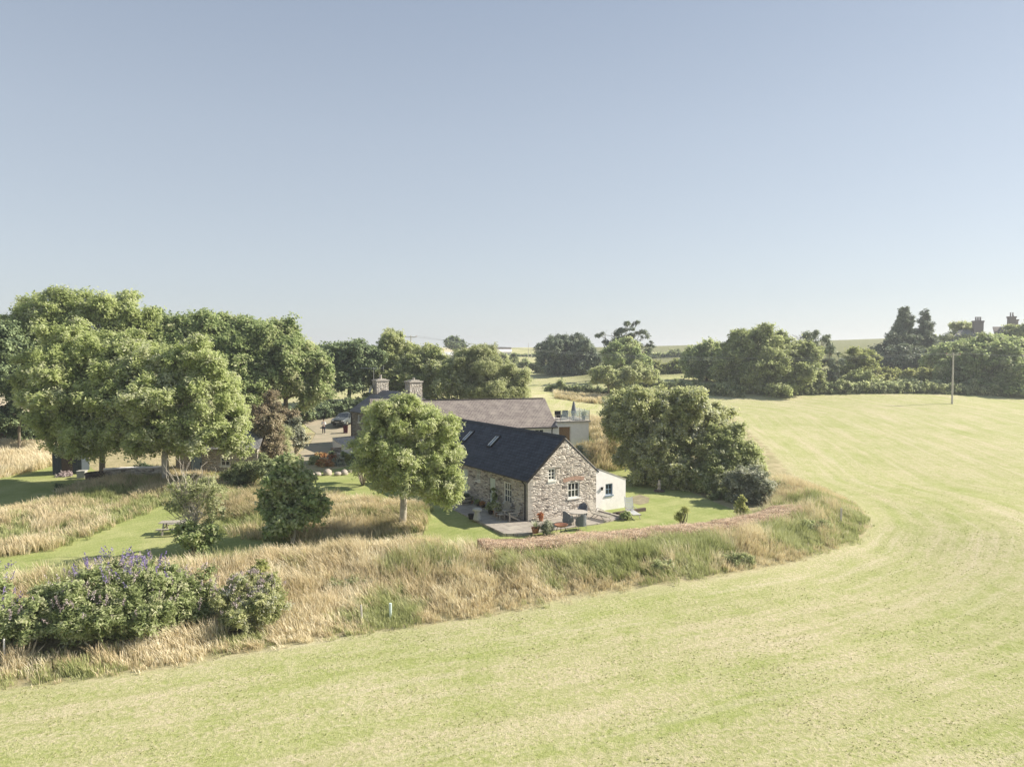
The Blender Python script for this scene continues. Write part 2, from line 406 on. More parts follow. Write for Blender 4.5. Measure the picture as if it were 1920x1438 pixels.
edge = ramp(t, mth(t, 'ADD', attr(t, 'bd'), mth(t, 'MULTIPLY', medn, 1.6)), [(.9, 1), (2.3, 0)])
edge2 = N(t, 'ShaderNodeClamp'); t.links.new(mth(t, 'DIVIDE', mth(t, 'SUBTRACT', mth(t, 'ADD', attr(t, 'bd'), mth(t, 'MULTIPLY', medn, 2.4)), .9), 1.5), edge2.inputs[0])
inv = mth(t, 'SUBTRACT', 1.0, edge2.outputs[0])
fac2 = mth(t, 'MAXIMUM', fac, mth(t, 'MULTIPLY', inv, 1.0))
c = mix(t, fac2, green, straw)
c = mix(t, ramp(t, streak2, [(.56, 0), (.68, .35)]), c, (.61,.545,.40))
c = mix(t, ramp(t, streak2, [(.34, .35), (.44, 0)]), c, (.34,.365,.14))
c = mix(t, .45, c, ramp(t, fine, [(.35, (.55,.60,.45)), (.6, (1,1,1))]), 'MULTIPLY')
c = mix(t, .5, c, ramp(t, big, [(.35, (.86,.90,.80)), (.65, (1.0,1.0,1.0))]), 'MULTIPLY')
c = mix(t, attr(t, 'tan'), c, mix(t, ramp(t, medn, [(.3, 0), (.7, 1)]), (.52,.45,.31), (.60,.52,.38)))
c = mix(t, attr(t, 'rough'), c, mix(t, ramp(t, medn, [(.35, 0), (.65, 1)]), (.30,.28,.15), (.48,.41,.26)))
c = mix(t, attr(t, 'scrub'), c, mix(t, ramp(t, medn, [(.35, 0), (.65, 1)]), (.15,.17,.075), (.27,.26,.14)))
t.links.new(c, b.inputs['Base Color']); b.inputs['Roughness'].default_value = 1; b.inputs['Specular IOR Level'].default_value = .05
bump(t, b, mth(t, 'ADD', mth(t, 'MULTIPLY', fine, .7), mth(t, 'MULTIPLY', vf, .35)), .12, .8)
M_field = m
g = mesh_np('field', V, [FQ], M_field, attrs={'bd': bd, 'tan': tan, 'rough': (inb | ing).astype(float), 'scrub': scrub/.8}, smooth=True)
tag(g, 'mown pale green field rolling away to the skyline', 'field', kind='structure')

def sheet(name, poly, mat, lift=.03, step=.6, label=None, cat=None, kind='structure'):
    poly = [(p[0], p[1]) for p in poly]
    # densify border
    bp = []
    for i in range(len(poly)):
        a, c2 = np.array(poly[i]), np.array(poly[(i+1) % len(poly)]); k = max(1, int(np.hypot(*(c2-a))/step))
        for j in range(k): bp.append(a+(c2-a)*j/k)
    bp = np.array(bp); jit = bp + .0
    xs_, ys_ = np.arange(bp[:, 0].min(), bp[:, 0].max(), step), np.arange(bp[:, 1].min(), bp[:, 1].max(), step)
    gx, gy = np.meshgrid(xs_, ys_); gp = np.stack([gx.ravel(), gy.ravel()], 1); gp = gp[poly_in(gp, bp)]
    gp = gp[np.min(np.hypot(gp[:, None, 0]-bp[None, :, 0], gp[:, None, 1]-bp[None, :, 1]), 1) > step*.35] if len(gp) else gp
    pts = [Vector(p) for p in np.concatenate([jit, gp])]; nb = len(jit)
    vs, es, fs, *_ = geometry.delaunay_2d_cdt(pts, [(i, (i+1) % nb) for i in range(nb)], [tuple(range(nb))], 1, 1e-5)
    va = np.array([[v.x, v.y] for v in vs]); z = TZ(va[:, 0], va[:, 1])+lift
    me = bpy.data.meshes.new(name); me.from_pydata([(p[0], p[1], q) for p, q in zip(va, z)], [], [tuple(f) for f in fs])
    bm = bmesh.new(); bm.from_mesh(me); bmesh.ops.recalc_face_normals(bm, faces=bm.faces)
    if sum(f.normal.z for f in bm.faces) < 0: bmesh.ops.reverse_faces(bm, faces=bm.faces)
    bm.to_mesh(me); bm.free()
    me.materials.append(mat); me.polygons.foreach_set('use_smooth', [True]*len(me.polygons))
    o = bpy.data.objects.new(name, me); col.objects.link(o); return tag(o, label, cat, kind=kind)

m, t, b, out = nt('lawn_grass'); oc = coord(t)
medn = noise(t, oc, .6, 4); fine = noise(t, oc, 9, 4, .7)
c = mix(t, ramp(t, medn, [(.35, 0), (.65, 1)]), (.28,.32,.115), (.37,.385,.17))
stripe = t.nodes.new('ShaderNodeTexWave'); stripe.inputs['Scale'].default_value = .55; stripe.inputs['Distortion'].default_value = 1.2; stripe.inputs['Detail'].default_value = 2; t.links.new(coord(t, 'Object', (1,1,1), (0,0,.9)), stripe.inputs['Vector'])
c = mix(t, .16, c, ramp(t, stripe.outputs['Fac'], [(.3, (.7,.78,.6)), (.7, (1,1,1))]), 'MULTIPLY')
c = mix(t, .65, c, ramp(t, fine, [(.3, (.6,.66,.5)), (.62, (1,1,1))]), 'MULTIPLY')
c = mix(t, ramp(t, noise(t, oc, .25, 3), [(.55, 0), (.75, .5)]), c, (.50,.46,.26))
t.links.new(c, b.inputs['Base Color']); b.inputs['Roughness'].default_value = 1; b.inputs['Specular IOR Level'].default_value = .05
bump(t, b, fine, .05, .7); M_lawn = m
m, t, b, out = nt('gravel_drive'); oc = coord(t)
c = mix(t, ramp(t, noise(t, oc, .5, 4), [(.35, 0), (.7, 1)]), (.42,.36,.27), (.30,.28,.20))
c = mix(t, .4, c, ramp(t, noise(t, oc, 16, 3), [(.3, .7), (.7, 1)]), 'MULTIPLY')
t.links.new(c, b.inputs['Base Color']); b.inputs['Roughness'].default_value = 1; M_gravel = m

lawn1 = [G(px, py, 0)[:2] for px, py in ((1100,848),(1150,846),(1190,858),(1300,925),(1385,958))] + [(13.0,43.5),(7.2,40.2),(1.1,38.2),(-4,37.6)] + [G(px, py, -.2)[:2] for px, py in ((790,1012),(800,985),(790,958),(730,952),(650,942),(600,936),(560,925),(585,897),(650,885),(720,890),(780,860),(830,830))]
sheet('garden_lawn', lawn1, M_lawn)
lawn2 = [G(px, py, -.7)[:2] for px, py in ((0,1022),(110,1008),(190,985),(290,952),(340,945),(400,985),(510,1003),(620,1012),(740,1010),(790,1020),(825,1016))] + [(-3.4,37.6),(-5,37.2),(-9.5,36.3),(-15,33.9),(-26,30.0),(-40,26),(-48,32)]
sheet('picnic_lawn', lawn2, M_lawn, .055)
lawn3 = [G(px, py, .1)[:2] for px, py in ((-120,970),(0,958),(60,945),(120,925),(200,905),(185,893),(165,880),(105,874),(0,896),(-120,905))]
sheet('upper_lawn', lawn3, M_lawn)
drive = [onG(px, py, .5)[:2] for px, py in ((575,870),(560,850),(580,835),(592,812),(575,800),(560,785),(590,775),(620,782),(650,790),(665,800),(668,835),(650,865),(640,872))]
sheet('driveway', drive, M_gravel, .03)
path = [onG(px, py, .2)[:2] for px, py in ((355,912),(365,892),(420,880),(470,868),(520,850),(545,842),(560,850),(520,875),(460,890),(400,905))]
sheet('garden_path', path, M_gravel, .035)

# ================================================================ BUILDINGS
def wall(mb, x0, x1, z0, top, holes, fn, breaks=(), rev=.16):
    xs_ = sorted(set([x0, x1] + [h for hh in holes for h in hh[:2]] + list(breaks)))
    for a, b_ in zip(xs_[:-1], xs_[1:]):
        mid = (a+b_)/2
        hs = sorted([h for h in holes if h[0] <= mid <= h[1]], key=lambda h: h[2])
        lo = z0
        for h in hs:
            mb.add([fn(a, lo, 0), fn(b_, lo, 0), fn(b_, h[2], 0), fn(a, h[2], 0)], [(0,1,2,3)]); lo = h[3]
        mb.add([fn(a, lo, 0), fn(b_, lo, 0), fn(b_, top(b_), 0), fn(a, top(a), 0)], [(0,1,2,3)])
    for (a, b_, c, d) in holes:
        mb.add([fn(a,c,0),fn(b_,c,0),fn(b_,d,0),fn(a,d,0),fn(a,c,-rev),fn(b_,c,-rev),fn(b_,d,-rev),fn(a,d,-rev)], [(0,1,5,4),(1,2,6,5),(2,3,7,6),(3,0,4,7)])
def bx3(mb, fn, u0, u1, z0, z1, n0, n1):
    vs = [fn(u, z, n) for n in (n0, n1) for (u, z) in ((u0,z0),(u1,z0),(u1,z1),(u0,z1))]
    mb.add(vs, [(0,1,2,3),(4,5,6,7),(0,1,5,4),(1,2,6,5),(2,3,7,6),(3,0,4,7)])
def window(parent, fn, h, nx=2, nz=3, mat=None, sill=True, rec=-.12, sillmat=None):
    a, b_, c, d = h; mat = mat or M_cream; fr = MB(); w = .075
    for q in ((a, a+w, c, d), (b_-w, b_, c, d), (a+w, b_-w, c, c+w), (a+w, b_-w, d-w, d)): bx3(fr, fn, *q, rec, rec+.07)
    ia, ib, ic, id_ = a+w, b_-w, c+w, d-w
    for i in range(1, nx):
        u = ia+(ib-ia)*i/nx; bx3(fr, fn, u-.021, u+.021, ic, id_, rec+.012, rec+.05)
    for i in range(1, nz):
        z = ic+(id_-ic)*i/nz; hw = .03 if i == nz//2 + nz % 2 - 0 and nz == 3 and i == 1 else .016
        us = [ia]+[ia+(ib-ia)*k/nx for k in range(1, nx)]+[ib]
        for k in range(nx): bx3(fr, fn, us[k]+(.021 if k else 0), us[k+1]-(.021 if k < nx-1 else 0), z-.02, z+.02, rec+.013, rec+.048)
    o = fr.build('window', mat, parent)
    pn = MB(); bx3(pn, fn, ia, ib, ic, id_, rec+.002, rec+.01); pn.build('pane', M_glass, o)
    if sill:
        s = MB(); bx3(s, fn, a-.06, b_+.06, c-.09, c-.003, -.10, .06); s.build('sill', sillmat or M_cream, o)
    return o
def door(parent, fn, h, mat=None, handle=True, glazed=False):
    a, b_, c, d = h; mat = mat or M_sage; mb = MB()
    bx3(mb, fn, a, b_, c, d, -.13, -.07)
    n = 5
    for i in range(n):
        u = a+.05+(b_-a-.1)*i/n; bx3(mb, fn, u+.008, u+(b_-a-.1)/n-.008, c+.06, d-.06, -.07, -.055)
    o = mb.build('door', mat, parent)
    s = MB(); bx3(s, fn, b_-.16, b_-.10, (c+d)/2-.05, (c+d)/2+.16, -.055, -.02); s.build('handle', M_black, o)
    if glazed:
        g_ = MB(); bx3(g_, fn, (a+b_)/2-.1, (a+b_)/2+.1, d-.62, d-.32, -.055, -.045); g_.build('pane', M_glass, o)
    return o
def roof_slab(name, e0, e1, r1, r0, thick, mat, parent):
    """e0-e1 eave edge, r0-r1 ridge edge; UV in metres"""
    e0, e1, r1, r0 = map(Vector, (e0, e1, r1, r0)); nrm = (e1-e0).cross(r0-e0).normalized()
    if nrm.z < 0: nrm = -nrm
    top = [e0, e1, r1, r0]; bot = [p - nrm*thick for p in top]
    me = bpy.data.meshes.new(name); me.from_pydata([tuple(p) for p in top+bot], [], [(0,1,2,3),(7,6,5,4),(0,4,5,1),(1,5,6,2),(2,6,7,3),(3,7,4,0)])
    bm = bmesh.new(); bm.from_mesh(me); bmesh.ops.recalc_face_normals(bm, faces=bm.faces)
    uv = bm.loops.layers.uv.new('UVMap'); ax = (e1-e0).normalized(); ay = (r0-e0) - ax*(r0-e0).dot(ax); ay.normalize()
    for f in bm.faces:
        for l in f.loops: l[uv].uv = ((l.vert.co-e0).dot(ax), (l.vert.co-e0).dot(ay))
    bm.to_mesh(me); bm.free(); me.materials.append(mat)
    o = bpy.data.objects.new(name, me); col.objects.link(o); o.parent = parent; return o

# ---------------- cottage
CA = math.atan2(.543, .84); CO = Vector((1.0, 44.0, 0.0))
def CL(X, Y, z=0.0):
    return Vector((CO.x + X*math.cos(CA) - Y*math.sin(CA), CO.y + X*math.sin(CA) + Y*math.cos(CA), z))
cot = empty('stone_cottage', CO, CA, 'stone cottage with dark blue slate roof, two skylights and a white lean-to', 'cottage')
W, L, EZ, RZ = 5.49, 15.6, 2.9, 5.25
rise = (RZ-EZ)/(W/2)
fG = lambda u, z, n: (u, -n, z)
fL = lambda u, z, n: (-n, u, z)
fR = lambda u, z, n: (W+n, u, z)
fB = lambda u, z, n: (u, L+n, z)
gtop = lambda x: (EZ + rise*x if x <= W/2 else RZ - rise*(x-W/2)) - .06
hG = [(1.55, 2.13, 2.52, 3.28), (3.12, 4.10, 1.20, 2.22)]
hL = [(1.92, 2.86, .82, 2.2), (3.92, 4.68, .18, 2.2), (5.9, 6.5, 1.72, 2.58), (7.68, 8.46, .18, 2.3), (9.6, 10.3, 1.0, 2.1), (11.6, 12.4, .18, 2.2)]
mb = MB()
wall(mb, 0, W, -.3, gtop, hG, fG, breaks=(W/2,)); wall(mb, 0, L, -.3, lambda x: EZ-.05, hL, fL)
wall(mb, 0, L, -.3, lambda x: EZ-.05, [], fR); wall(mb, 0, W, -.3, gtop, [], fB, breaks=(W/2,))
me_ = mb.build('stone_wall', M_stone, cot)
window(cot, fG, hG[0], 2, 3, sillmat=M_cream); window(cot, fG, hG[1], 3, 2)
window(cot, fL, hL[0], 3, 3); window(cot, fL, hL[2], 3, 2); window(cot, fL, hL[4], 2, 3)
door(cot, fL, hL[1], glazed=False); door(cot, fL, hL[3]); door(cot, fL, hL[5])
# brick arch over the lower gable window, timber lintel over the upper
mb = MB(); cx = 3.61; half = .82
n = 17
for i in range(n):
    u0 = cx-half + 2*half*i/n; u1 = u0 + 2*half/n - .014; um = (u0+u1)/2; a = (um-cx)/half; zb = 2.26 + .10*(1-a*a); tl = a*.10
    mb.add([fG(u0, zb, .012), fG(u1, zb, .012), fG(u1+tl, zb+.25, .012), fG(u0+tl, zb+.25, .012), fG(u0, zb, -.02), fG(u1, zb, -.02), fG(u1+tl, zb+.25, -.02), fG(u0+tl, zb+.25, -.02)], [(0,1,2,3),(0,4,5,1),(1,5,6,2),(2,6,7,3),(3,7,4,0)])
mb.build('brick_arch', M_brick, cot)
mb = MB(); bx3(mb, fG, 1.3, 2.6, 3.30, 3.40, -.05, .02); mb.build('lintel', M_concrete, cot)
mb = MB(); bx3(mb, fG, 1.52, 2.16, 2.30, 2.45, -.02, .008); mb.build('painted_patch', M_cream, cot)
# quoin stones on the near corner
rq = random.Random(4); mb = MB(); z = 0.05
while z < 2.75:
    h_ = rq.uniform(.12, .24); l1, l2 = rq.uniform(.22, .5), rq.uniform(.22, .5)
    mb.box(-.012, l1, -.014, -.001, z, z+h_-.02); mb.box(-.013, -.001, 0, l2, z, z+h_-.02); z += h_
mb.build('quoin_stones', M_concrete, cot)
# roofs
ov = .16; ex = .22
eL = EZ - rise*ex; t_ = .09
roofL = roof_slab('roof', (-ex, -ov, eL), (-ex, L+ov, eL), (W/2, L+ov, RZ+.02), (W/2, -ov, RZ+.02), t_, M_slate, cot)
roofR = roof_slab('roof', (W+.25, -.015, EZ-rise*.25+.05), (W+.25, L+ov, EZ-rise*.25+.05), (W/2+.001, L+ov, RZ+.019), (W/2+.001, -.015, RZ+.019), t_, M_slate, cot)
mb = MB()
for i in range(34):
    y0 = -ov + i*(L+2*ov)/34
    mb.prism([(-.15, -.10), (0, .055), (.15, -.10), (.12, -.115), (0, .02), (-.12, -.115)], y0, y0+(L+2*ov)/34-.012, lambda u, v, w: (W/2+u, w, RZ+.02+v+.025))
mb.build('ridge_tiles', M_black, roofL)
mb = MB(); mb.tube([(-ex-.05, -ov, eL-.03), (-ex-.05, L+ov, eL-.03)], .055, 8); mb.build('gutter', M_black, cot)
mb = MB(); mb.tube([(-ex-.05, .28, eL-.08), (-.09, .22, eL-.35), (-.09, .22, .1)], .045, 8)
mb.build('drainpipe', M_black, cot)
mb = MB()
for (a, b2) in (((-.2, -ov-.015, eL-.12), (W/2, -ov-.015, RZ-.11)),): mb.bar(a, b2, .03, .14)
mb.build('bargeboard', M_black, cot)
mb = MB()
for i in range(16):
    f0 = i/16; x = W/2 + (W/2)*f0; z = RZ - rise*(x-W/2); mb.bar((x+.01, .13, z+.045), (x+W/32-.01, .13, z+.045-rise*W/32), .30, .05)
mb.build('verge_stones', M_concrete, cot)
def skylight(Y, X):
    sl = Vector((1, 0, rise)).normalized(); nm = Vector((-rise, 0, 1)).normalized()
    M_ = Matrix((Vector((0,1,0)), sl, nm)).transposed().to_4x4(); M_.translation = Vector((X, Y, EZ+.02 + rise*X)) + nm*.01
    f = MB()
    for q in ((-.33,-.26,-.58,.58),(.26,.33,-.58,.58),(-.26,.26,-.58,-.50),(-.26,.26,.50,.58)): f.box(*q, -.02, .09, M_)
    o = f.build('skylight', M_black, cot); f = MB(); f.box(-.26, .26, -.50, .50, .03, .06, M_); f.build('pane', M_sky_glass, o)
    f = MB()
    for u in (-.17, .17): f.box(u-.03, u+.03, -.44, .44, .062, .075, M_)
    f.build('blind_edge', M_cream, o)
skylight(6.75, 1.62); skylight(10.5, 1.62)
# lean-to
WX = 8.12; LZ = 1.97; LL = 5.2
hN = [(6.32, 6.95, 1.05, 1.82)]
ltop = lambda x: 2.92 - (x-W)*(2.92-LZ)/(WX-W)
f2 = lambda u, z, n: (u, .02-n, z)
fR2 = lambda u, z, n: (WX+n, u, z)
mb = MB(); wall(mb, W, WX, -.3, ltop, hN, f2); wall(mb, .02, LL, -.3, lambda x: LZ, [(2, 2.8, .1, 1.85)], fR2); mb.add([(W, LL, -.3), (WX, LL, -.3), (WX, LL, LZ), (W, LL, 2.92)], [(0,1,2,3)])
mb.build('lean_to_wall', M_white, cot)['label'] = 'white rendered lean-to wall'
roof_slab('lean_to_roof', (WX+.05, .0, LZ+.04), (WX+.05, LL+.05, LZ+.04), (W+.26, LL+.05, 2.92), (W+.26, .0, 2.92), .06, M_concrete, cot)
window(cot, f2, hN[0], 2, 2, M_blue, sillmat=M_blue); 
fR2d = fR2; door(cot, fR2d, (2, 2.8, .1, 1.85))
mb = MB(); bx3(mb, f2, 5.93, 6.03, 1.45, 1.62, 0, .1); bx3(mb, f2, 5.91, 6.05, 1.62, 1.66, 0, .13); mb.build('wall_lantern', M_black, cot)

# terrace
terr = [(-2.1, 12), (-2.15, 8), (-2.5, 2.8), (-2.85, -1.7), (-1.9, -2.35), (3.4, -2.75), (5.6, -2.4), (5.7, -.02), (-.02, -.02), (-.02, 12)]
m, t, b, out = nt('slate_flagstones'); v = coord(t, 'Object', (1, 1, 1), (0, 0, -CA))
br = N(t, 'ShaderNodeTexBrick', Scale=1.0); br.inputs['Color1'].default_value = (.33,.30,.27,1); br.inputs['Color2'].default_value = (.42,.39,.34,1); br.inputs['Mortar'].default_value = (.20,.18,.16,1)
br.inputs['Brick Width'].default_value = 1.1; br.inputs['Row Height'].default_value = .8; br.inputs['Mortar Size'].default_value = .02
t.links.new(v, br.inputs['Vector']); c = mix(t, .5, br.outputs['Color'], ramp(t, noise(t, v, 2.5, 5), [(.35, (.65,.63,.6)), (.65, (1.05,1.02,.98))]), 'MULTIPLY')
t.links.new(c, b.inputs['Base Color']); bump(t, b, br.outputs['Fac'], .01, -.5); M_flag = m
mb = MB(); mb.prism([tuple(CL(*p)[:2]) for p in terr], -.25, .12, lambda u, v, w: (u, v, w)); o = mb.build('terrace', M_flag, None, bevel=.02)
tag(o, kind='structure')

# ---------------- farmhouse behind
FA = math.atan2(.6, .8); FO = Vector((-12.4, 70.3, .3))
fh = empty('stone_farmhouse', FO, FA, 'stone farmhouse with grey slate roof and two stone chimneys beside the drive', 'house')
W2, L2, E2, R2 = 6.6, 8.6, 4.1, 6.2
r2_ = (R2-E2)/(W2/2); gt = lambda x: (E2 + r2_*x if x <= W2/2 else R2 - r2_*(x-W2/2)) - .05
fL2 = lambda u, z, n: (-n, u, z); fG2 = lambda u, z, n: (u, -n, z)
mb = MB(); hh = [(1.2, 2.0, .9, 2.1), (3.7, 4.5, .1, 2.1), (6.2, 7.0, .9, 2.1), (1.3, 2.0, 2.9, 3.7), (6.2, 6.9, 2.9, 3.7)]
wall(mb, 0, L2, -.6, lambda x: E2-.05, hh, fL2); wall(mb, 0, W2, -.6, gt, [], lambda u, z, n: (u, L2+n, z), breaks=(W2/2,)); wall(mb, 0, L2, -.6, lambda x: E2-.05, [], lambda u, z, n: (W2+n, u, z))
mb.build('stone_wall', M_stone2, fh)
for h_ in (hh[0], hh[2], hh[3], hh[4]): window(fh, fL2, h_, 2, 2)
door(fh, fL2, hh[1])
mb = MB(); wall(mb, 0, W2, -.6, gt, [(2.6, 3.4, 2.6, 3.5)], fG2, breaks=(W2/2,)); mb.build('gable_wall', M_white, fh)['label'] = 'white limewashed gable'
window(fh, fG2, (2.6, 3.4, 2.6, 3.5), 2, 2)
ra = roof_slab('roof', (-.2, -.1, E2-r2_*.2), (-.2, L2+.15, E2-r2_*.2), (W2/2, L2+.15, R2+.01), (W2/2, -.1, R2+.01), .08, M_slate_grey, fh)
roof_slab('roof', (W2+.2, -.1, E2-r2_*.2), (W2+.2, L2+.15, E2-r2_*.2), (W2/2, L2+.15, R2+.01), (W2/2, -.1, R2+.01), .08, M_slate_grey, fh)
mb = MB()
for i in range(22): # raised slate courses
    k = (i+.5)/22; x = -.2+(W2/2+.2)*k; z = E2-r2_*.2+(R2-E2+r2_*.2)*k
    mb.bar((x, -.1, z+.012), (x, L2+.15, z+.012), .03, .03)
mb.build('slate_courses', M_slate_grey, ra)
for (cy, ch, lab) in ((.55, 1.45, 0), (L2-.55, 1.35, 1)):
    mb = MB(); z0 = R2-.55; mb.box(W2/2-.72, W2/2+.72, cy-.52, cy+.52, z0, R2+ch-.35); st = mb.build('chimney', M_pale_rub, fh)
    mb = MB(); mb.box(W2/2-.8, W2/2+.8, cy-.60, cy+.60, R2+ch-.35, R2+ch-.22); mb.box(W2/2-.5, W2/2+.5, cy-.4, cy+.4, R2+ch-.22, R2+ch-.12); mb.build('chimney_cap', M_concrete, st)
    mb = MB(); mb.lathe([(.14, 0), (.12, .35 if lab else .12), (.15, .38 if lab else .15), (.15, .45 if lab else .2)], (W2/2, cy, R2+ch-.12), 12); mb.build('chimney_pot', M_concrete, st)
mb = MB(); mb.tube([(-.22, 8.45, E2-.2), (-.06, 8.4, E2-.5), (-.06, 8.4, -.3)], .05, 8); mb.tube([(-.25, -.1, E2-r2_*.2-.02), (-.25, L2+.1, E2-r2_*.2-.02)], .06, 8); mb.build('drainpipe', M_black, fh)
mb = MB(); ay = L2-.4; ax_ = W2/2-.75
mb.tube([(ax_, ay, R2-.4), (ax_, ay, R2+2.5)], .03, 6); mb.tube([(ax_-1.3, ay+.6, R2+2.42), (ax_+1.0, ay-.5, R2+2.38)], .022, 6)
for i in range(9):
    k = i/8; p = Vector((ax_-1.25, ay+.58, R2+2.42)).lerp(Vector((ax_+.95, ay-.48, R2+2.38)), k); mb.tube([p+Vector((.05, .12, -.02)), p-Vector((.05, .12, .02))], .012, 4)
mb.bar((ax_+.95, ay-.48, R2+2.1), (ax_+.95, ay-.48, R2+2.7), .03); mb.build('television_aerial', M_chrome, fh)
mb = MB(); mb.lathe([(.02, 0), (.30, .04), (.42, .12), (.43, .13), (.30, .06), (.02, .02)], (0, 0, 0), 16); o = mb.build('satellite_dish', M_grey_stone, fh); o.location = (W2/2-.95, L2-.2, R2+.05); o.rotation_euler = (R(70), 0, R(-100))

# ---------------- barn
BA = math.atan2(.24, .97); BO = Vector((-7.6, 63.1, .3))
bn = empty('long_barn', BO, BA, 'long low white barn with weathered brown slate roof behind the cottage', 'barn')
LB, WB, EB, RB = 12.0, 8.0, 3.55, 5.85
fF = lambda u, z, n: (u, -n, z); rb = (RB-EB)/(WB/2)
hb = [(9.1, 9.5, 2.65, 3.2), (10.0, 10.9, 2.55, 3.25), (6.0, 7.0, .9, 2.2), (3.0, 4.0, .9, 2.2)]
mb = MB(); wall(mb, 0, LB, -.6, lambda x: EB-.05, hb, fF); wall(mb, 0, LB, -.6, lambda x: EB-.05, [], lambda u, z, n: (u, WB+n, z))
gt3 = lambda y: (EB+rb*y if y <= WB/2 else RB-rb*(y-WB/2)) - .05
wall(mb, 0, WB, -.6, gt3, [], lambda u, z, n: (LB+n, u, z), breaks=(WB/2,)); wall(mb, 0, WB, -.6, gt3, [], lambda u, z, n: (-n, u, z), breaks=(WB/2,))
mb.build('rendered_wall', M_white, bn)
for h_ in hb: window(bn, fF, h_, 2, 2)
roof_slab('roof', (0, -.2, EB-rb*.2), (LB+.15, -.2, EB-rb*.2), (LB+.15, WB/2, RB), (0, WB/2, RB), .08, M_slate_brown, bn)
roof_slab('roof', (0, WB+.2, EB-rb*.2), (LB+.15, WB+.2, EB-rb*.2), (LB+.15, WB/2, RB), (0, WB/2, RB), .08, M_slate_brown, bn)
mb = MB(); mb.tube([(0, -.26, EB-rb*.2-.03), (LB+.15, -.26, EB-rb*.2-.03)], .06, 8); mb.tube([(LB-.35, -.26, EB-.15), (LB-.35, -.07, EB-.4), (LB-.35, -.07, 0)], .045, 8); mb.build('gutter', M_black, bn)
mb = MB()
for i in range(26): mb.box(i*LB/26+.01, (i+1)*LB/26-.01, WB/2-.12, WB/2+.12, RB-.02, RB+.05)
mb.build('ridge_tiles', M_slate_brown, bn)
b2 = empty('barn_wing', BO, BA, 'slightly taller brown-roofed wing joining the barn to the farmhouse', 'building')
mb = MB(); wall(mb, -4.6, -.01, -.6, lambda x: EB, [(-3, -2.2, .9, 2.1)], lambda u, z, n: (u, .3-n, z)); wall(mb, -4.6, -.01, -.6, lambda x: EB, [], lambda u, z, n: (u, 7.7+n, z)); wall(mb, .3, 7.7, -.6, lambda y: (EB+.1+(RB+.15-EB)*(1-abs(y-4)/3.7)-.1), [], lambda u, z, n: (-4.6-n, u, z), breaks=(4,))
wall(mb, .3, 7.7, -.6, lambda y: (EB+.1+(RB+.15-EB)*(1-abs(y-4)/3.7)-.1), [], lambda u, z, n: (-.01, u, z), breaks=(4,))
mb.build('rendered_wall', M_white, b2); window(b2, lambda u, z, n: (u, .3-n, z), (-3, -2.2, .9, 2.1), 2, 2)
roof_slab('roof', (-4.8, .05, EB-.02), (-.02, .05, EB-.02), (-.02, 4, RB+.2), (-4.8, 4, RB+.2), .08, M_slate_brown, b2)
roof_slab('roof', (-4.8, 7.95, EB-.02), (-.02, 7.95, EB-.02), (-.02, 4, RB+.2), (-4.8, 4, RB+.2), .08, M_slate_brown, b2)
mb = MB(); mb.lathe([(.05, 0), (.05, .35), (.09, .36), (.09, .42)], (-1.6, 2.6, RB-.65), 8); mb.build('vent_pipe', M_black, b2)
# roof deck
rd = empty('roof_terrace', BO, BA, 'white flat-topped block with glass-railed roof terrace at the barn end', 'terrace')
mb = MB(); wall(mb, 12.02, 15.3, -.6, lambda x: 3.8, [(12.35, 13.5, -.2, 3.4)], fF, rev=.4); mb.add([(15.3, 0, -.6), (15.3, 4.2, -.6), (15.3, 4.2, 3.8), (15.3, 0, 3.8)], [(0,1,2,3)]); mb.add([(12.02, 4.2, -.6), (15.3, 4.2, -.6), (15.3, 4.2, 3.8), (12.02, 4.2, 3.8)], [(0,1,2,3)])
mb.build('rendered_wall', M_white, rd)
mb = MB(); mb.box(12.2, 15.45, -.15, 4.3, 3.803, 3.95); mb.build('deck', M_concrete, rd)
mb = MB()
for i in range(13): mb.box(12.36+i*.088, 12.36+i*.088+.078, .3, .33, -.2, 3.39)
mb.build('slatted_screen', M_wood_warm, rd)
rp = [(12.5, -.05), (13.4, -.05), (14.35, -.05), (15.35, -.05), (15.35, 1.4), (15.35, 2.8), (15.35, 4.2)]
for p in rp: MB().tube([(p[0], p[1], 3.95), (p[0], p[1], 4.95)], .025, 6).build('railing_post', M_chrome, rd)
mb = MB()
for a, c_ in zip(rp[:-1], rp[1:]):
    d_ = (Vector(c_)-Vector(a)); p0 = Vector(a)+d_*.06; p1 = Vector(a)+d_*.94; mb.bar((p0.x, p0.y, 4.47), (p1.x, p1.y, 4.47), .012, .86)
mb.build('glass_panels', M_bal, rd)
def BL(X, Y, z): 
    return BO + Vector((X*math.cos(BA)-Y*math.sin(BA), X*math.sin(BA)+Y*math.cos(BA), z))

# ---------------- left outbuildings
p = onG(330, 893, .3); ob = empty('stone_outbuilding', p, R(4), 'low stone outbuilding with grey door half hidden under the ash trees', 'outbuilding')
wo = 6.6
mb = MB(); ho = [(1.2, 2.1, 0.02, 1.9), (3.6, 4.4, .8, 1.6)]
wall(mb, 0, wo, -.5, lambda x: 2.3, ho, lambda u, z, n: (u, -n, z)); wall(mb, 0, 4, -.5, lambda y: 2.3+(1.1 if False else 0)+1.1*(1-abs(y-2)/2), [], lambda u, z, n: (-n, u, z), breaks=(2,)); wall(mb, 0, 4, -.5, lambda y: 2.3+1.1*(1-abs(y-2)/2), [], lambda u, z, n: (wo+n, u, z), breaks=(2,)); wall(mb, 0, wo, -.5, lambda x: 2.3, [], lambda u, z, n: (u, 4+n, z))
mb.build('stone_wall', M_pale_rub, ob); door(ob, lambda u, z, n: (u, -n, z), ho[0], M_blue); window(ob, lambda u, z, n: (u, -n, z), ho[1], 2, 2)
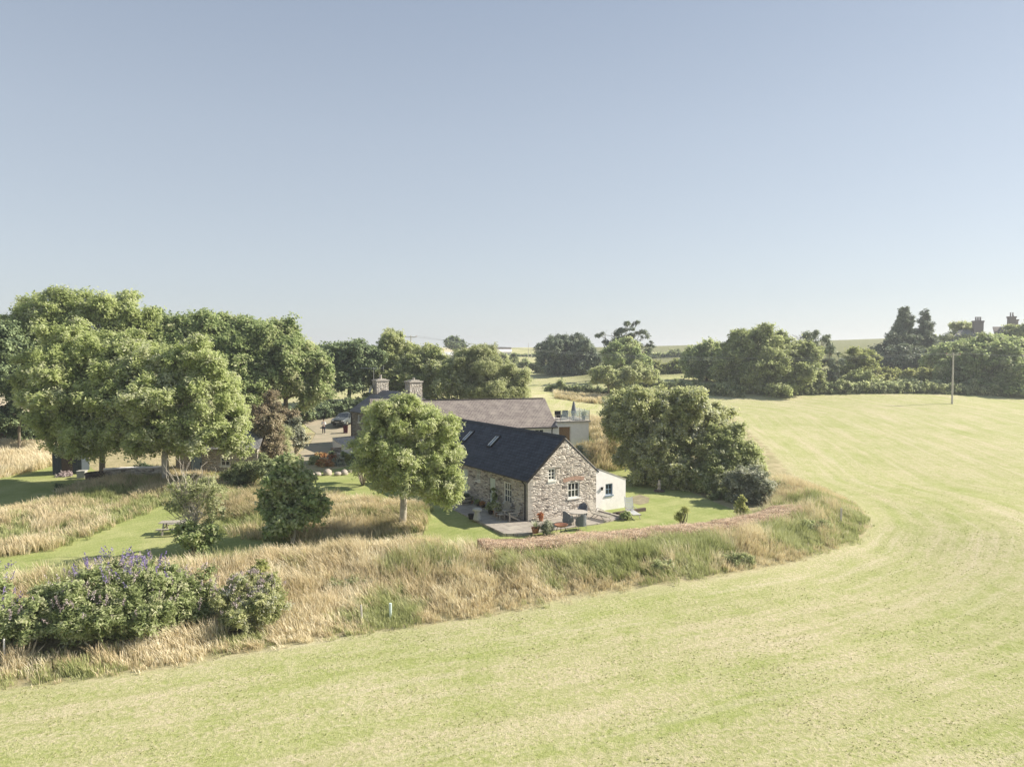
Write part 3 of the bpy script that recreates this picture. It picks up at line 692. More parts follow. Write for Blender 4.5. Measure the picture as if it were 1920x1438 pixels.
roof_slab('roof', (-.15, -.15, 2.25), (wo+.15, -.15, 2.25), (wo+.15, 2, 3.48), (-.15, 2, 3.48), .08, M_slate_grey, ob); roof_slab('roof', (-.15, 4.15, 2.25), (wo+.15, 4.15, 2.25), (wo+.15, 2, 3.48), (-.15, 2, 3.48), .08, M_slate_grey, ob)
def linewall(name, pts, h, th, mat, capmat, label, cat, caph=.08):
    o = empty(name, (pts[0][0], pts[0][1], tz(*pts[0][:2])), 0, label, cat); base = Vector(o.location)
    a = MB(); c_ = MB()
    for p0, p1 in zip(pts[:-1], pts[1:]):
        p0 = Vector((p0[0], p0[1], 0)); p1 = Vector((p1[0], p1[1], 0)); d = (p1-p0).normalized(); nn = Vector((-d.y, d.x, 0))*th/2
        k = max(1, int((p1-p0).length/1.2))
        for i in range(k):
            q0 = p0.lerp(p1, i/k); q1 = p0.lerp(p1, (i+1)/k); z0, z1 = tz(q0.x, q0.y), tz(q1.x, q1.y)
            for mm, lo, hi, e in ((a, -.4, h, 1), (c_, h+.002, h+caph, 1.25)):
                vs = []
                for q, zz in ((q0, z0), (q1, z1)):
                    for s_ in (-1, 1):
                        for hh_ in (lo, hi): vs.append(Vector((q.x, q.y, zz+hh_))+nn*s_*e-base)
                mm.add(vs, [(0,1,5,4),(2,3,7,6),(1,3,7,5),(0,2,6,4),(0,1,3,2),(4,5,7,6)])
    a.build('wall_body', mat, o); c_.build('coping', capmat, o); return o
linewall('garden_wall', [tuple(onG(px, py, .3)[:2]) for px, py in ((196, 902), (250, 899), (310, 897))], .95, .4, M_stone, M_white, 'low rubble garden wall with white coping under the ash trees', 'wall')
linewall('courtyard_wall', [tuple(onG(px, py, .4)[:2]) for px, py in ((664, 838), (626, 842), (634, 850), (662, 866), (700, 866))], 1.15, .25, M_white, M_concrete, 'low white courtyard wall in front of the farmhouse', 'wall', .05)
p = onG(134, 886, .3); sh = empty('garden_shed', p, R(14), 'dark blue-grey timber shed beside the upper lawn', 'shed')
mb = MB()
for i in range(16): mb.box(-1.1+i*.1375, -1.1+i*.1375+.128, -1.0, -.97, 0, 2.0)
mb.box(-1.1, 1.1, -.96, 1.0, 0, 2.0); mb.build('wall', plain('blue_black_boards', (.05,.065,.08), .7, .3, 8), sh)
mb = MB(); mb.prism([(-1.25, 1.98), (0, 2.55), (1.25, 1.98), (1.25, 2.04), (0, 2.62), (-1.25, 2.04)], -1.12, 1.12, lambda u, v, w: (u, w, v)); mb.build('roof', M_slate_grey, sh)
mb = MB(); mb.box(-.4, .4, -1.03, -1.005, .05, 1.85); dd = mb.build('door', M_wood_dark, sh)
mb = MB(); mb.box(.25, .3, -1.06, -1.031, .9, 1.0); mb.build('handle', M_black, dd)
p = P(-6, 845, 75); p.z = tz(p.x, p.y); sh = empty('timber_hut', p, R(-8), 'red-brown timber hut with grey felt roof at the far left edge', 'hut')
mb = MB(); mb.box(-1.6, 1.0, -1, 1, 0, 1.7); 
for i in range(9): mb.box(-1.6, 1.0, -1.02, -1.001, .05+i*.18, .05+i*.18+.15)
mb.build('wall', plain('red_brown_boards', (.16,.06,.035), .8, .3, 8), sh); mb = MB(); mb.prism([(-1.15, 1.68), (1.15, 1.9), (1.15, 1.98), (-1.15, 1.76)], -1.8, 1.2, lambda u, v, w: (w, u, v)); mb.build('roof', M_slate_grey, sh)
mb = MB(); mb.box(.2, .8, -1.05, -1.025, .8, 1.35); mb.build('window', M_glass, sh)
p = onG(180, 903, .3); tb = empty('wooden_tub', p, 0, 'dark round wooden tub beside the rubble garden wall', 'tub')
mb = MB(); mb.lathe([(.72, 0), (.78, .75), (.72, .75), (.66, .15), (.02, .14)], n=24); mb.build('tub_body', M_wood_dark, tb)
mb = MB(); mb.lathe([(.775, .16), (.785, .16), (.787, .2), (.775, .2)], n=24); mb.lathe([(.79, .58), (.797, .58), (.80, .62), (.79, .62)], n=24); mb.build('hoops', M_black, tb)
p = onG(154, 896, .3); tb = empty('grey_planter', p, .2, 'small square grey planter between shed and tub', 'planter')
mb = MB(); mb.box(-.3, .3, -.3, .3, 0, .55); mb.box(-.34, .34, -.34, .34, .552, .62); mb.build('planter_box', M_grey_stone, tb)

# ---------------- hill house far right
HD = 175; p = P(1822, 641, HD); hz = 12.2
hs = empty('hilltop_house', (p.x-2.8, HD, hz-2.2), R(-6), 'grey-roofed house with tall brick chimneys on the hill behind the trees', 'house')
mb = MB(); mb.box(-3, 16, 0, 8, -3, 2.6)
M_hillbrick = plain('hazed_brown_brick', (.29,.245,.235), .9, .2, 8); mb.build('wall', M_hillbrick, hs)  # brick greyed for distance, haze put into the base colour
ga = roof_slab('roof', (-3.4, -.4, 2.5), (8.4, -.4, 2.5), (5.2, 4, 6.3), (1.6, 4, 6.3), .15, M_slate_grey, hs); roof_slab('roof', (8.3, -.4, 2.5), (17, -.4, 2.5), (17, 4, 7.0), (9.5, 4, 7.0), .15, M_slate_brown, hs)
mb = MB(); mb.prism([(8.1, 2.5), (10.7, 6.6), (13.3, 2.5)], -2.4, 3, lambda u, v, w: (u, w, v)); mb.build('dormer_gable', M_slate_grey, hs)
roof_slab('dormer_roof', (7.7, -2.7, 2.4), (7.7, 3, 2.4), (10.7, 3, 6.9), (10.7, -2.7, 6.9), .15, M_slate_brown, hs); roof_slab('dormer_roof', (13.7, -2.7, 2.4), (13.7, 3, 2.4), (10.7, 3, 6.9), (10.7, -2.7, 6.9), .15, M_slate_grey, hs)
for (x, y, w_, z0, z1, np_) in ((5.6, 3.2, 1.1, 5.0, 8.6, 4), (10.8, -1.5, .75, 6.3, 9.4, 2), (14.0, 3.5, .9, 6, 8.9, 1)):
    mb = MB(); mb.box(x-w_, x+w_, y-.5, y+.5, z0, z1-.5); mb.box(x-w_-.12, x+w_+.12, y-.62, y+.62, z1-.5, z1-.12); c_ = mb.build('chimney', M_hillbrick, hs)
    mb = MB()
    for i in range(np_): mb.lathe([(.17, 0), (.13, .8), (.17, .85), (.17, .95)], (x-w_*.7+(i+.5)*w_*1.4/np_, y, z1-.12), 8)
    mb.build('chimney_pots', M_hillbrick, c_)

# distant farm sheds on the skyline and a pale roof
def farshed(name, px, py, d, w_, h_, dp, roofm, wallm, label):
    p = P(px, py, d); z = tz(p.x, p.y); o = empty(name, (p.x, p.y, z-.5), 0, label, 'barn')
    top = p.z - z + .5
    mb = MB(); mb.box(-w_/2, w_/2, 0, dp, -1, top-h_*.45); mb.build('wall', wallm, o)
    mb = MB(); mb.prism([(-.4, top-h_*.45), (dp/2, top), (dp+.4, top-h_*.45)], -w_/2-.3, w_/2+.3, lambda u, v, w: (w, u, v)); mb.build('roof', roofm, o)
farshed('farm_shed', 925, 651, 330, 16, 4, 12, M_slate_brown, M_brick, 'long distant farm shed with pinkish roof on the skyline')
farshed('farm_shed', 946, 655, 325, 6, 2.5, 8, M_white, M_white, 'small distant pale shed right of the long pinkish one')
farshed('farm_shed', 843, 660, 230, 7.5, 2.2, 5, M_wicker_light, M_wicker_light, 'pale grey shed roof showing just below the lone round tree')

# ================================================================ POLES AND WIRES
def upole(px, py, d, h, label, arm=1.2, r0=.15, name='power_pole', ang=0, top=None):
    p = P(px, py, d); z = tz(p.x, p.y); o = empty(name, (p.x, p.y, z), ang, label, 'pole')
    if top is not None: h = P(px, top, d).z - z
    MB().tube([(0, 0, -.3), (0, 0, h*.5), (0, 0, h)], [r0, r0*.85, r0*.68], 10).build('pole_shaft', M_pole, o)
    if arm:
        a = MB(); a.box(-arm, arm, -.06, .06, h-.42, h-.28); a.bar((-arm*.6, 0, h-.42), (0, 0, h-.95), .04); a.bar((arm*.6, 0, h-.42), (0, 0, h-.95), .04); c_ = a.build('crossarm', M_pole, o)
        for x in (-arm*.92, arm*.92): MB().lathe([(.03, 0), (.07, .03), (.045, .08), (.08, .12), (.05, .2), (.03, .24)], (x, 0, h-.28), 8).build('insulator', M_terra, c_)
    return o, h
po, ph = upole(1785, 757, 117, 8.5, 'wooden power pole with crossarm standing alone in the field', top=661)
pq, qh = upole(771, 735, 150, 9, 'wooden power pole rising above the trees behind the farmhouse', top=629)
upole(991, 668, 300, 6, 'thin distant pole on the skyline left of the pines', arm=0, r0=.12, top=643)
upole(996, 668, 300, 4, 'shorter distant pole beside the thin skyline pole', arm=0, r0=.12, top=652)
def wire(a, b_, sag, label):
    mb = MB(); pts = []
    for i in range(41):
        k = i/40; q = Vector(a).lerp(Vector(b_), k); q.z -= sag*4*k*(1-k); pts.append(q)
    mb.tube(pts, .02, 4); o = mb.build('power_line', M_chrome if False else plain('weathered_cable', (.35,.36,.36), .5, .1, 3)); tag(o, label, 'power line')
A = Vector(po.location); B = Vector(pq.location)
wire(A+Vector((-1.1, 0, ph-.05)), B+Vector((-1.1, 0, qh-.05)), 2.4, 'upper power line crossing behind the cottage between the two poles')
wire(A+Vector((1.1, 0, ph-.05)), B+Vector((1.1, 0, qh-.05)), 2.9, 'lower power line crossing behind the cottage between the two poles')
wire(A+Vector((1.1, 0, ph-.05)), (150, 90, 8.6), 1.0, 'power line running off to the right edge from the field pole')

# ================================================================ VEGETATION
NL = [0]
SUNV = np.array([.78, .2, .58])
def leaves_mesh(name, C, Nn, Ls, Ws, tint, mat, parent=None, base=None):
    """rhombic leaves at C with normals Nn"""
    n = len(C); NL[0] += n
    r = rng.normal(size=(n, 3)); a = np.cross(Nn, r); a /= np.linalg.norm(a, axis=1)[:, None]+1e-9
    b_ = np.cross(Nn, a); b_ /= np.linalg.norm(b_, axis=1)[:, None]+1e-9
    a = a*Ls[:, None]/2; b_ = b_*Ws[:, None]/2
    V_ = np.stack([C-a, C-b_+a*.1, C+a, C+b_+a*.1], 1).reshape(-1, 3)
    if base is not None: V_ = V_ - np.array(base)
    return mesh_np(name, V_, [np.arange(4*n, dtype=np.int32).reshape(-1, 4)], mat, parent, {'tint': np.repeat(np.clip(tint, 0, 1), 4)})

def puffs_in(lobes, pr, dens=1.0, inner=.35, zmin=None):
    out = []
    for (c, r) in lobes:
        rx, ry, rz = r; area = 4*math.pi*(((rx*ry)**1.6+(rx*rz)**1.6+(ry*rz)**1.6)/3)**(1/1.6)
        n = max(3, int(area/(math.pi*pr*pr*.42)*dens))
        d = rng.normal(size=(n, 3)); d /= np.linalg.norm(d, axis=1)[:, None]
        s = np.where(rng.random(n) < inner, rng.uniform(.35, .8, n), rng.uniform(.8, 1.1, n))
        q = np.array(c) + d*np.array([max(.1, rx-pr*.5), max(.1, ry-pr*.5), max(.1, rz-pr*.5)])*s[:, None]
        keep = np.ones(n, bool)
        for (c2, r2) in lobes:
            if c2 is c: continue
            e = ((q-np.array(c2))/(np.array(r2)*.62)); keep &= (e**2).sum(1) > 1
        q = q[keep]; out.append(np.concatenate([q, d[keep]], 1))
    out = np.concatenate(out)
    if zmin is not None: out = out[out[:, 2] > zmin]
    return out
def crown(name, lobes, mat, parent, base, pr=.7, leaf=(.2, .1), cov=.5, dens=1.0, tint0=.5, inner=.35, zmin=None, flat=.75, tvar=.22, up=.5):
    tvar *= 1.35; leaf = (leaf[0]*1.15, leaf[1]*1.15); cov *= .92
    pf = puffs_in(lobes, pr, dens, inner, zmin)
    Cs, Ns, Ts = [], [], []
    nper = 4*math.pi*pr*pr*cov/(leaf[0]*leaf[1]*.5)
    for q in pf:
        k = rng.uniform(.6, 1.35); n = max(4, int(nper*k*k))
        m_ = 9; td = rng.normal(size=(m_, 3)) + q[3:]*.9 + np.array([0, 0, .35]); td /= np.linalg.norm(td, axis=1)[:, None]
        tl = pr*k*rng.uniform(.6, 1.5, m_); j = rng.integers(0, m_, n); tt_ = rng.random(n)**.75
        off = td[j]*(tl[j]*tt_)[:, None]*np.array([1, 1, .85]) + rng.normal(size=(n, 3))*pr*.2
        off[:, 2] -= .12*pr*tt_*tt_*2
        Cs.append(q[:3] + off); nn = td[j]*.35 + np.array([0, 0, up]) + SUNV*.35 + rng.normal(size=(n, 3))*.5 + q[3:]*.2
        Ns.append(nn/np.linalg.norm(nn, axis=1)[:, None]); Ts.append(tint0 + rng.normal()*tvar*.7 + rng.normal(size=n)*tvar*.6)
    C = np.concatenate(Cs); n = len(C)
    return leaves_mesh(name, C, np.concatenate(Ns), leaf[0]*rng.uniform(.7, 1.3, n), leaf[1]*rng.uniform(.7, 1.3, n), np.concatenate(Ts), mat, parent, base), pf
def limb(mb, a, b_, r0, r1, wob=.06, seg=6, n=6):
    a, b_ = Vector(a), Vector(b_); L_ = (b_-a).length; pts = []; rs = []
    off = Vector(rng.normal(size=3))*wob*L_
    for i in range(seg+1):
        k = i/seg; q = a.lerp(b_, k) + off*math.sin(math.pi*k) + Vector(rng.normal(size=3))*wob*.25*L_*(1 if 0 < i < seg else 0)
        pts.append(q); rs.append(r0+(r1-r0)*k)
    mb.tube(pts, rs, n, cap=False)
def lumpy(lobes, n=7, f=(.16,.40), push=.98, base=.86):
    out = []
    for (c, r) in lobes:
        out.append((c, tuple(x*base for x in r)))
        for _ in range(n):
            d = rng.normal(size=3); d[2] = d[2]*.8+.25; d /= np.linalg.norm(d); k = rng.uniform(*f)
            rm = (r[0]*r[1]*r[2])**(1/3)
            out.append((tuple(np.array(c)+d*np.array(r)*push), (rm*k*1.1, rm*k*1.1, rm*k*.85)))
    return out
def PL(px, py, d, rx, ry, rd=None):
    """lobe from picture px: centre, half sizes in px at distance d"""
    c = P(px, py, d); k = d/F; return ((c.x, c.y, c.z), (rx*k, (rd if rd else rx)*k, ry*k))
def GL(px, py, rx, ry, up=.35):
    q = onG(px, py, 0); k = q.y/F; return ((q.x, q.y, q.z+ry*k*up), (rx*k, rx*k*.7, ry*k))
def tree(name, label, cat, base, lobes, mat, pr=.7, leaf=(.2, .1), cov=.5, dens=1.0, tr=.2, tint0=.5, bk=None, group=None, inner=.35, fork=.35, zmin=None, tvar=.22, twigs=5, crown_name='crown', up=.5, stems=None, limb_r=.3, flat=.75):
    bx_, by_ = base[0], base[1]; bz = tz(bx_, by_) if len(base) < 3 else base[2]
    o = empty(name, (bx_, by_, bz), 0, label, cat, group)
    _, pf = crown(crown_name, lumpy(lobes), mat, o, (bx_, by_, bz), pr, leaf, cov, dens, tint0, inner, (bz+.05 if zmin is None else zmin), flat, tvar, up)
    B = Vector((bx_, by_, bz)); cen = Vector(np.mean([c for c, r in lobes], axis=0)); mb = MB()
    zf = bz + (cen.z-bz)*fork*1.3; fk = Vector((bx_+(cen.x-bx_)*.25, by_+(cen.y-by_)*.25, zf))
    limb(mb, B-Vector((0, 0, .3)), fk, tr, tr*.75, .03, 5, 10)
    mb.lathe([(tr*1.5, -.3), (tr*1.15, .15), (tr*1.0, .4)], B, 10)
    for (c, r) in lobes:
        c = Vector(c); limb(mb, fk, c, tr*.6, tr*limb_r*.6, .07, 6, 6)
        near_ = sorted(range(len(pf)), key=lambda i: (pf[i][0]-c.x)**2+(pf[i][1]-c.y)**2+(pf[i][2]-c.z)**2 if ((pf[i][0]-c.x)/r[0])**2+((pf[i][2]-c.z)/r[2])**2 < 1.3 else 1e9)
        pick = near_[len(near_)//3: len(near_)//3 + 1] + [near_[int(k)] for k in rng.integers(0, max(1, min(len(near_), 60)), twigs)]
        for i in pick: limb(mb, c.lerp(fk, .3), Vector(pf[i][:3]), tr*.25*limb_r*3*.5, .015, .08, 4, 4)
    mb.v = [(v[0]-B.x, v[1]-B.y, v[2]-B.z) for v in mb.v]
    mb.build('trunk', bk or bark, o, smooth=True); return o

def shrub(name, label, cat, lobes, mat, pr=.4, leaf=(.14, .08), cov=.5, dens=1.0, tint0=.5, group=None, tvar=.22, inner=.4, up=.5, part='foliage', stemmat=None):
    c0 = np.mean([c for c, r in lobes], axis=0); bz = tz(c0[0], c0[1]); o = empty(name, (c0[0], c0[1], bz), 0, label, cat, group)
    _, pf = crown(part, lumpy(lobes, 4) if lobes[0][1][0] > .8 else lobes, mat, o, (c0[0], c0[1], bz), pr, leaf, cov, dens, tint0, inner, bz-.1, .8, tvar, up)
    mb = MB()
    if np.hypot(*(pf[:, 0:2].max(0)-pf[:, 0:2].min(0))) > 14: return o
    for i in rng.integers(0, len(pf), 14):
        q = pf[i]; limb(mb, (0, 0, -.1), (q[0]-c0[0], q[1]-c0[1], q[2]-bz), .04, .012, .05, 4, 5)
    mb.build('stems', stemmat or bark, o); return o

# --- left group of trees
ash = dict(leaf=(.26, .10), pr=.62, cov=.5)
b1 = onG(312, 903, .3)
tree('ash_tree', 'broad pale green ash tree, its trunk in front of the stone outbuilding', 'tree', b1,
     [PL(330,760,56,75,70), PL(395,740,56,68,66), PL(300,700,57,62,55), PL(350,690,57,60,52), PL(250,770,55,55,55), PL(425,795,55,45,48), PL(300,800,54.5,55,40), PL(370,810,55,60,32), PL(245,700,58,50,50), PL(435,832,55,34,26), PL(265,830,55,40,24)],
     L_ash, tr=.3, tint0=.62, bk=bark_pale, fork=.5, dens=.72, inner=.25, **ash)
b2_ = onG(192, 898, .3)
tree('ash_tree', 'pale green ash tree left of the big one, drooping over the shed', 'tree', b2_,
     [PL(150,760,57,70,62), PL(110,690,58,65,58), PL(180,670,59,65,55), PL(200,740,56,50,55), PL(160,812,55.5,44,38), PL(215,812,55,36,34), PL(85,760,58,42,40), PL(130,640,60,50,36), PL(245,655,60,40,35), PL(165,842,56,34,20), PL(110,815,57,34,28), PL(60,720,59,30,40)],
     L_ash, tr=.24, tint0=.52, fork=.5, dens=.72, inner=.25, **ash)
tree('tall_tree', 'tallest light green tree at the far left, rising behind the ash trees', 'tree', P(150, 840, 76)[:2],
     [PL(100,590,76,60,52), PL(60,610,76,48,42), PL(150,575,77,52,38), PL(210,590,77,50,42), PL(245,600,77,40,36), PL(120,650,76,80,50), PL(200,650,76,70,50), PL(40,660,76,40,46)], L_ash, pr=.85, leaf=(.3,.15), cov=.42, dens=.85, tr=.35, tint0=.42)
tree('sycamore_tree', 'dark green sycamore at the left edge, pale field showing through it', 'tree', P(40, 840, 68)[:2],
     [PL(10,650,68,42,36), PL(20,700,68,50,42), PL(50,745,68,40,28), PL(-20,690,69,50,60), PL(0,780,67,34,18), PL(60,700,69,36,36), PL(95,770,70,30,26)], L_dark, pr=.65, leaf=(.24,.17), cov=.42, dens=.62, tr=.14, tint0=.4, inner=.2)
syc = dict(pr=.8, leaf=(.28,.2), cov=.5)
tree('sycamore_tree', 'dense dark sycamore with rounded top behind the big ash', 'tree', P(370, 800, 82)[:2],
     [PL(350,640,82,72,58), PL(310,625,83,50,42), PL(400,650,81,60,56), PL(440,690,80,58,50), PL(460,730,79,50,36), PL(380,605,83,40,24)], L_syc, tr=.35, tint0=.42, **syc)
tree('sycamore_tree', 'dense green sycamore at the right end of the left tree group', 'tree', P(540, 800, 84)[:2],
     [PL(490,640,84,56,44), PL(540,660,84,52,48), PL(570,700,83,42,42), PL(520,700,82,56,50), PL(480,720,81,46,42), PL(585,735,83,30,24), PL(475,612,85,36,18), PL(530,615,85,25,20)], L_syc, tr=.35, tint0=.55, **syc)
tree('sycamore_tree', 'small dark sycamore with bare lower trunk beyond the parked car', 'tree', P(655, 762, 100)[:2],
     [PL(655,680,100,44,36), PL(630,665,101,26,26), PL(685,670,101,32,30), PL(650,715,99,34,20), PL(665,655,102,26,16)], L_dark, pr=.85, leaf=(.3,.22), cov=.45, tr=.28, tint0=.5, fork=.5)
tree('hedgerow_tree', 'olive green tree with ragged top directly behind the farmhouse chimneys', 'tree', P(750, 760, 104)[:2],
     [PL(735,665,104,34,38), PL(770,680,104,46,38), PL(810,695,103,46,36), PL(740,710,102,44,36), PL(790,725,101,50,26), PL(715,690,104,30,40), PL(735,635,105,16,14)], L_oak, pr=.8, leaf=(.32,.2), cov=.45, tr=.3, tint0=.55)
tree('willow_tree', 'soft grey-green willow bush behind the barn roof', 'tree', P(915, 760, 98)[:2],
     [PL(915,700,98,56,40), PL(880,690,98,40,36), PL(945,715,97,40,34), PL(890,665,99,36,18), PL(920,730,96,60,24), PL(965,735,96,24,20)], L_olive, pr=.7, leaf=(.3,.09), cov=.5, tr=.2, tint0=.5)
tree('hawthorn_tree', 'yellow-green hawthorn between the willow bush and the hedgerow tree', 'tree', P(840, 760, 97)[:2],
     [PL(840,715,97,36,30), PL(862,700,98,28,26), PL(830,690,99,30,22)], L_oak, pr=.7, leaf=(.3,.18), cov=.48, tr=.15, tint0=.6)
tree('field_tree', 'lone round tree on the skyline above the pale shed', 'tree', P(853, 668, 290)[:2],
     [PL(853,646,290,18,11), PL(842,645,290,10,8), PL(864,648,290,10,8), PL(852,640,290,12,7)], L_dark, pr=1.1, leaf=(.7,.5), cov=.5, tr=.3, tint0=.45)
# dark undergrowth below left group
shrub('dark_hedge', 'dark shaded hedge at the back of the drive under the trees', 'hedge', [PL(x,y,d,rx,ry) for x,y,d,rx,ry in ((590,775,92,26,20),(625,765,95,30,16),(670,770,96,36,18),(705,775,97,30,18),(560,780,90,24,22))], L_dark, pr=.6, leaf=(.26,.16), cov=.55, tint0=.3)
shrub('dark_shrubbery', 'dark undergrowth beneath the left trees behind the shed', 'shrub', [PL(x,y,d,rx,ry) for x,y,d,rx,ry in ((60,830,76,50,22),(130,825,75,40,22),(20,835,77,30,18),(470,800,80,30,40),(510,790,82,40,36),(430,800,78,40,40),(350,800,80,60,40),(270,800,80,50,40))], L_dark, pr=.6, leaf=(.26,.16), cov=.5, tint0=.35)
tree('elder_sapling', 'thin dark sapling with bare stem above the tall grass at far left', 'tree', P(42, 850, 72)[:2], [PL(32,800,72,22,14), PL(45,812,72,14,10)], L_dark, pr=.45, leaf=(.2,.13), cov=.4, tr=.06, fork=.8, tint0=.3)

# --- centre tree
b3 = onG(749, 992, -.2)
tree('willow_tree', 'pale feathery willow in full leaf beside the slate cottage', 'tree', b3,
     [PL(755,790,43,58,40), PL(715,815,42.5,46,44), PL(800,820,43,50,48), PL(765,865,42.5,60,38), PL(832,868,42.3,38,40), PL(705,865,43,38,34), PL(800,905,42,48,28), PL(725,782,43.5,34,24), PL(780,780,44,34,18), PL(845,915,42,26,30), PL(838,940,42,16,14), PL(685,842,43,22,40), PL(722,900,42.6,32,24), PL(830,800,43.4,28,22), PL(750,762,43.6,20,10)],
     L_ash, pr=.42, leaf=(.22, .06), cov=.46, dens=.66, tr=.23, tint0=.58, bk=bark_pale, fork=.5, up=.3)
b4 = onG(548, 1020, -.6)
tree('sycamore_sapling', 'bushy young sycamore standing alone on the picnic lawn edge', 'tree', b4,
     [PL(548,905,41.5,40,44), PL(515,945,41.5,28,34), PL(578,945,41,30,36), PL(545,970,41,42,30), PL(540,880,42,26,22), PL(595,955,41.5,16,20)],
     L_syc, pr=.36, leaf=(.19,.15), cov=.5, dens=.95, tr=.1, tint0=.62, bk=bark_pale, fork=.4)
b5 = onG(366, 1022, -.7)
o = tree('dying_tree', 'half dead leaning tree with bare pale branches beside the picnic table', 'tree', b5,
     [PL(350,920,39.6,32,22), PL(385,925,39.6,28,26), PL(335,945,39.6,20,22), PL(400,955,39.6,18,24)], L_olive, pr=.3, leaf=(.13,.07), cov=.22, dens=.32, tr=.11, tint0=.5, bk=bark_pale, fork=.55, twigs=14)
mb = MB(); Bv = Vector(o.location)
for i in range(64):
    a = P(362+rng.uniform(-8, 8), 960+rng.uniform(-25, 40), 39.6); e = P(350+rng.uniform(-55, 60), 900+rng.uniform(-45, 70), 39.6+rng.uniform(-1, 1)); limb(mb, a-Bv, e-Bv, .025, .008, .12, 5, 4)
mb.build('bare_twigs', bark_pale, o)
shrub('ivy_bush', 'leafy dark bush around the foot of the half dead tree', 'shrub', [PL(362,1005,39,28,24), PL(348,995,39.3,22,20), PL(385,1000,39.2,18,24)], L_syc, pr=.3, leaf=(.15,.1), tint0=.6)
# tamarisk etc
shrub('tamarisk_shrub', 'tall brownish pink tamarisk in front of the parked car drive', 'shrub', [PL(508,820,61,27,38), PL(500,800,61,22,26), PL(515,845,60.5,26,26), PL(498,850,60.5,20,26)], L_brown, pr=.4, leaf=(.2,.06), cov=.5, tint0=.5)
shrub('conifer_shrub', 'green-backed rounded shrub touching the brown tamarisk', 'shrub', [PL(525,822,62,18,36), PL(530,845,61,16,24)], L_olive, pr=.4, leaf=(.18,.06), tint0=.6)
shrub('tamarisk_shrub', 'further brown feathery tamarisk below the dark sycamores', 'shrub', [PL(508,757,72,16,22), PL(492,775,71,18,16), PL(530,778,72,14,14), PL(545,785,72,12,12)], L_brown, pr=.45, leaf=(.22,.07), cov=.4, tint0=.3)
shrub('flowering_shrub', 'rounded shrub with small white flowers left of the drive', 'shrub', [PL(553,805,71,16,24), PL(560,820,70,14,18), PL(545,790,72,12,14)], L_grey, pr=.4, leaf=(.18,.12), tint0=.35, tvar=.5)
shrub('garden_shrub', 'dark drooping shrub left of the young sycamore by the path', 'shrub', [PL(470,880,55,36,20), PL(500,875,54,26,18), PL(445,895,55,28,12)], L_weed, pr=.35, leaf=(.18,.08), tint0=.3)
shrub('fern_patch', 'low yellow-green ferns beside the garden path', 'ferns', [GL(x,y,20,10) for x,y in ((395,900),(430,905),(460,905),(490,900),(350,905))], L_lime, pr=.3, leaf=(.2,.08), tint0=.4)
shrub('round_bush', 'small dark round bush against the rubble garden wall', 'shrub', [GL(268,885,18,13)], L_dark, pr=.3, leaf=(.15,.1), tint0=.2)
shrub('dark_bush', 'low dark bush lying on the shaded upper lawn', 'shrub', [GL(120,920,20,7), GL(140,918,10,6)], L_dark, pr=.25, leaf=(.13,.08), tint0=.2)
shrub('pink_flower_clump', 'low clump of pale pink flowers beside the dark shed', 'flowers', [GL(122,893,13,7)], L_pink, pr=.2, leaf=(.1,.08), tint0=.5)
# flower bed
bed = [(590,868,L_weed,14,12,'green rockery plant at the left end of the boulder row'),(610,872,L_orange,15,11,'orange flowering plant above the boulders'),(622,862,L_red,10,8,'red-orange flower clump at the back of the rockery'),(635,870,L_grey,13,12,'silver leaved mound in the middle of the rockery'),(650,868,L_lime,11,13,'yellow flowering clump at the right of the rockery'),(600,855,L_orange,12,7,'rusty flower clump at the back left of the rockery')]
for (x, y, mt_, rx, ry, lb) in bed:
    shrub('rockery_plant', lb, 'flowers', [GL(x, y+2, rx, ry)], mt_, pr=.25, leaf=(.13,.09), tint0=.5, group='plants of the rockery bed')
for i, (x, y, r_) in enumerate(((594,889,.32),(613,888,.4),(632,889,.28),(646,887,.38),(583,891,.3),(657,883,.24))):
    q = onG(x, y+3, 0); mb = MB().rock((0, 0, r_*.45), r_, i, .8); o = mb.build('boulder', M_boulder, loc=q, smooth=True)
    tag(o, ['second boulder from the left below the rockery plants','large boulder in the middle left of the rockery edge','small boulder in the middle of the rockery edge','big pale boulder right of centre on the rockery edge','leftmost boulder of the rockery edge','small rightmost boulder of the rockery edge'][i], 'boulder', 'boulders along the rockery edge')
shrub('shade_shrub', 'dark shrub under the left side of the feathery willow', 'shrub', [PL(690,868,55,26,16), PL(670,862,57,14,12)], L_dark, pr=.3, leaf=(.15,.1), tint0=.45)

# --- big bush right of cottage
shrub('sallow_bush', 'huge rounded sallow bush casting shade on the lawn right of the cottage', 'bush',
      [PL(1240,790,58,70,62), PL(1190,790,59,48,56), PL(1290,800,58,62,60), PL(1230,850,57,60,50), PL(1300,855,56.5,50,48), PL(1330,810,58,45,50), PL(1180,770,61,38,40), PL(1260,750,60,60,30), PL(1345,775,60,26,24), PL(1230,885,56.5,46,26), PL(1290,900,55.5,50,28), PL(1190,845,59,36,30), PL(1150,800,62,26,36), PL(1165,760,63,26,28)],
      L_bush, pr=.5, leaf=(.2,.11), cov=.5, dens=.95, tint0=.48)
shrub('hawthorn_bush', 'yellowish hawthorn bush against the right side of the huge sallow', 'bush',
      [PL(1375,850,55,48,36), PL(1350,890,54,48,36), PL(1400,860,55,36,28), PL(1360,820,56,36,28), PL(1330,905,54,34,28)], L_oak, pr=.42, leaf=(.17,.1), cov=.5, tint0=.55)
o = shrub('buddleia_bush', 'grey-leaved buddleia with lilac tips at the lawn corner right of the sallow', 'bush', [PL(1400,915,50.5,40,36), PL(1425,925,50,30,30), PL(1380,900,51,26,24), PL(1410,895,51,30,20)], L_grey, pr=.35, leaf=(.17,.07), cov=.5, tint0=.3, tvar=.4)
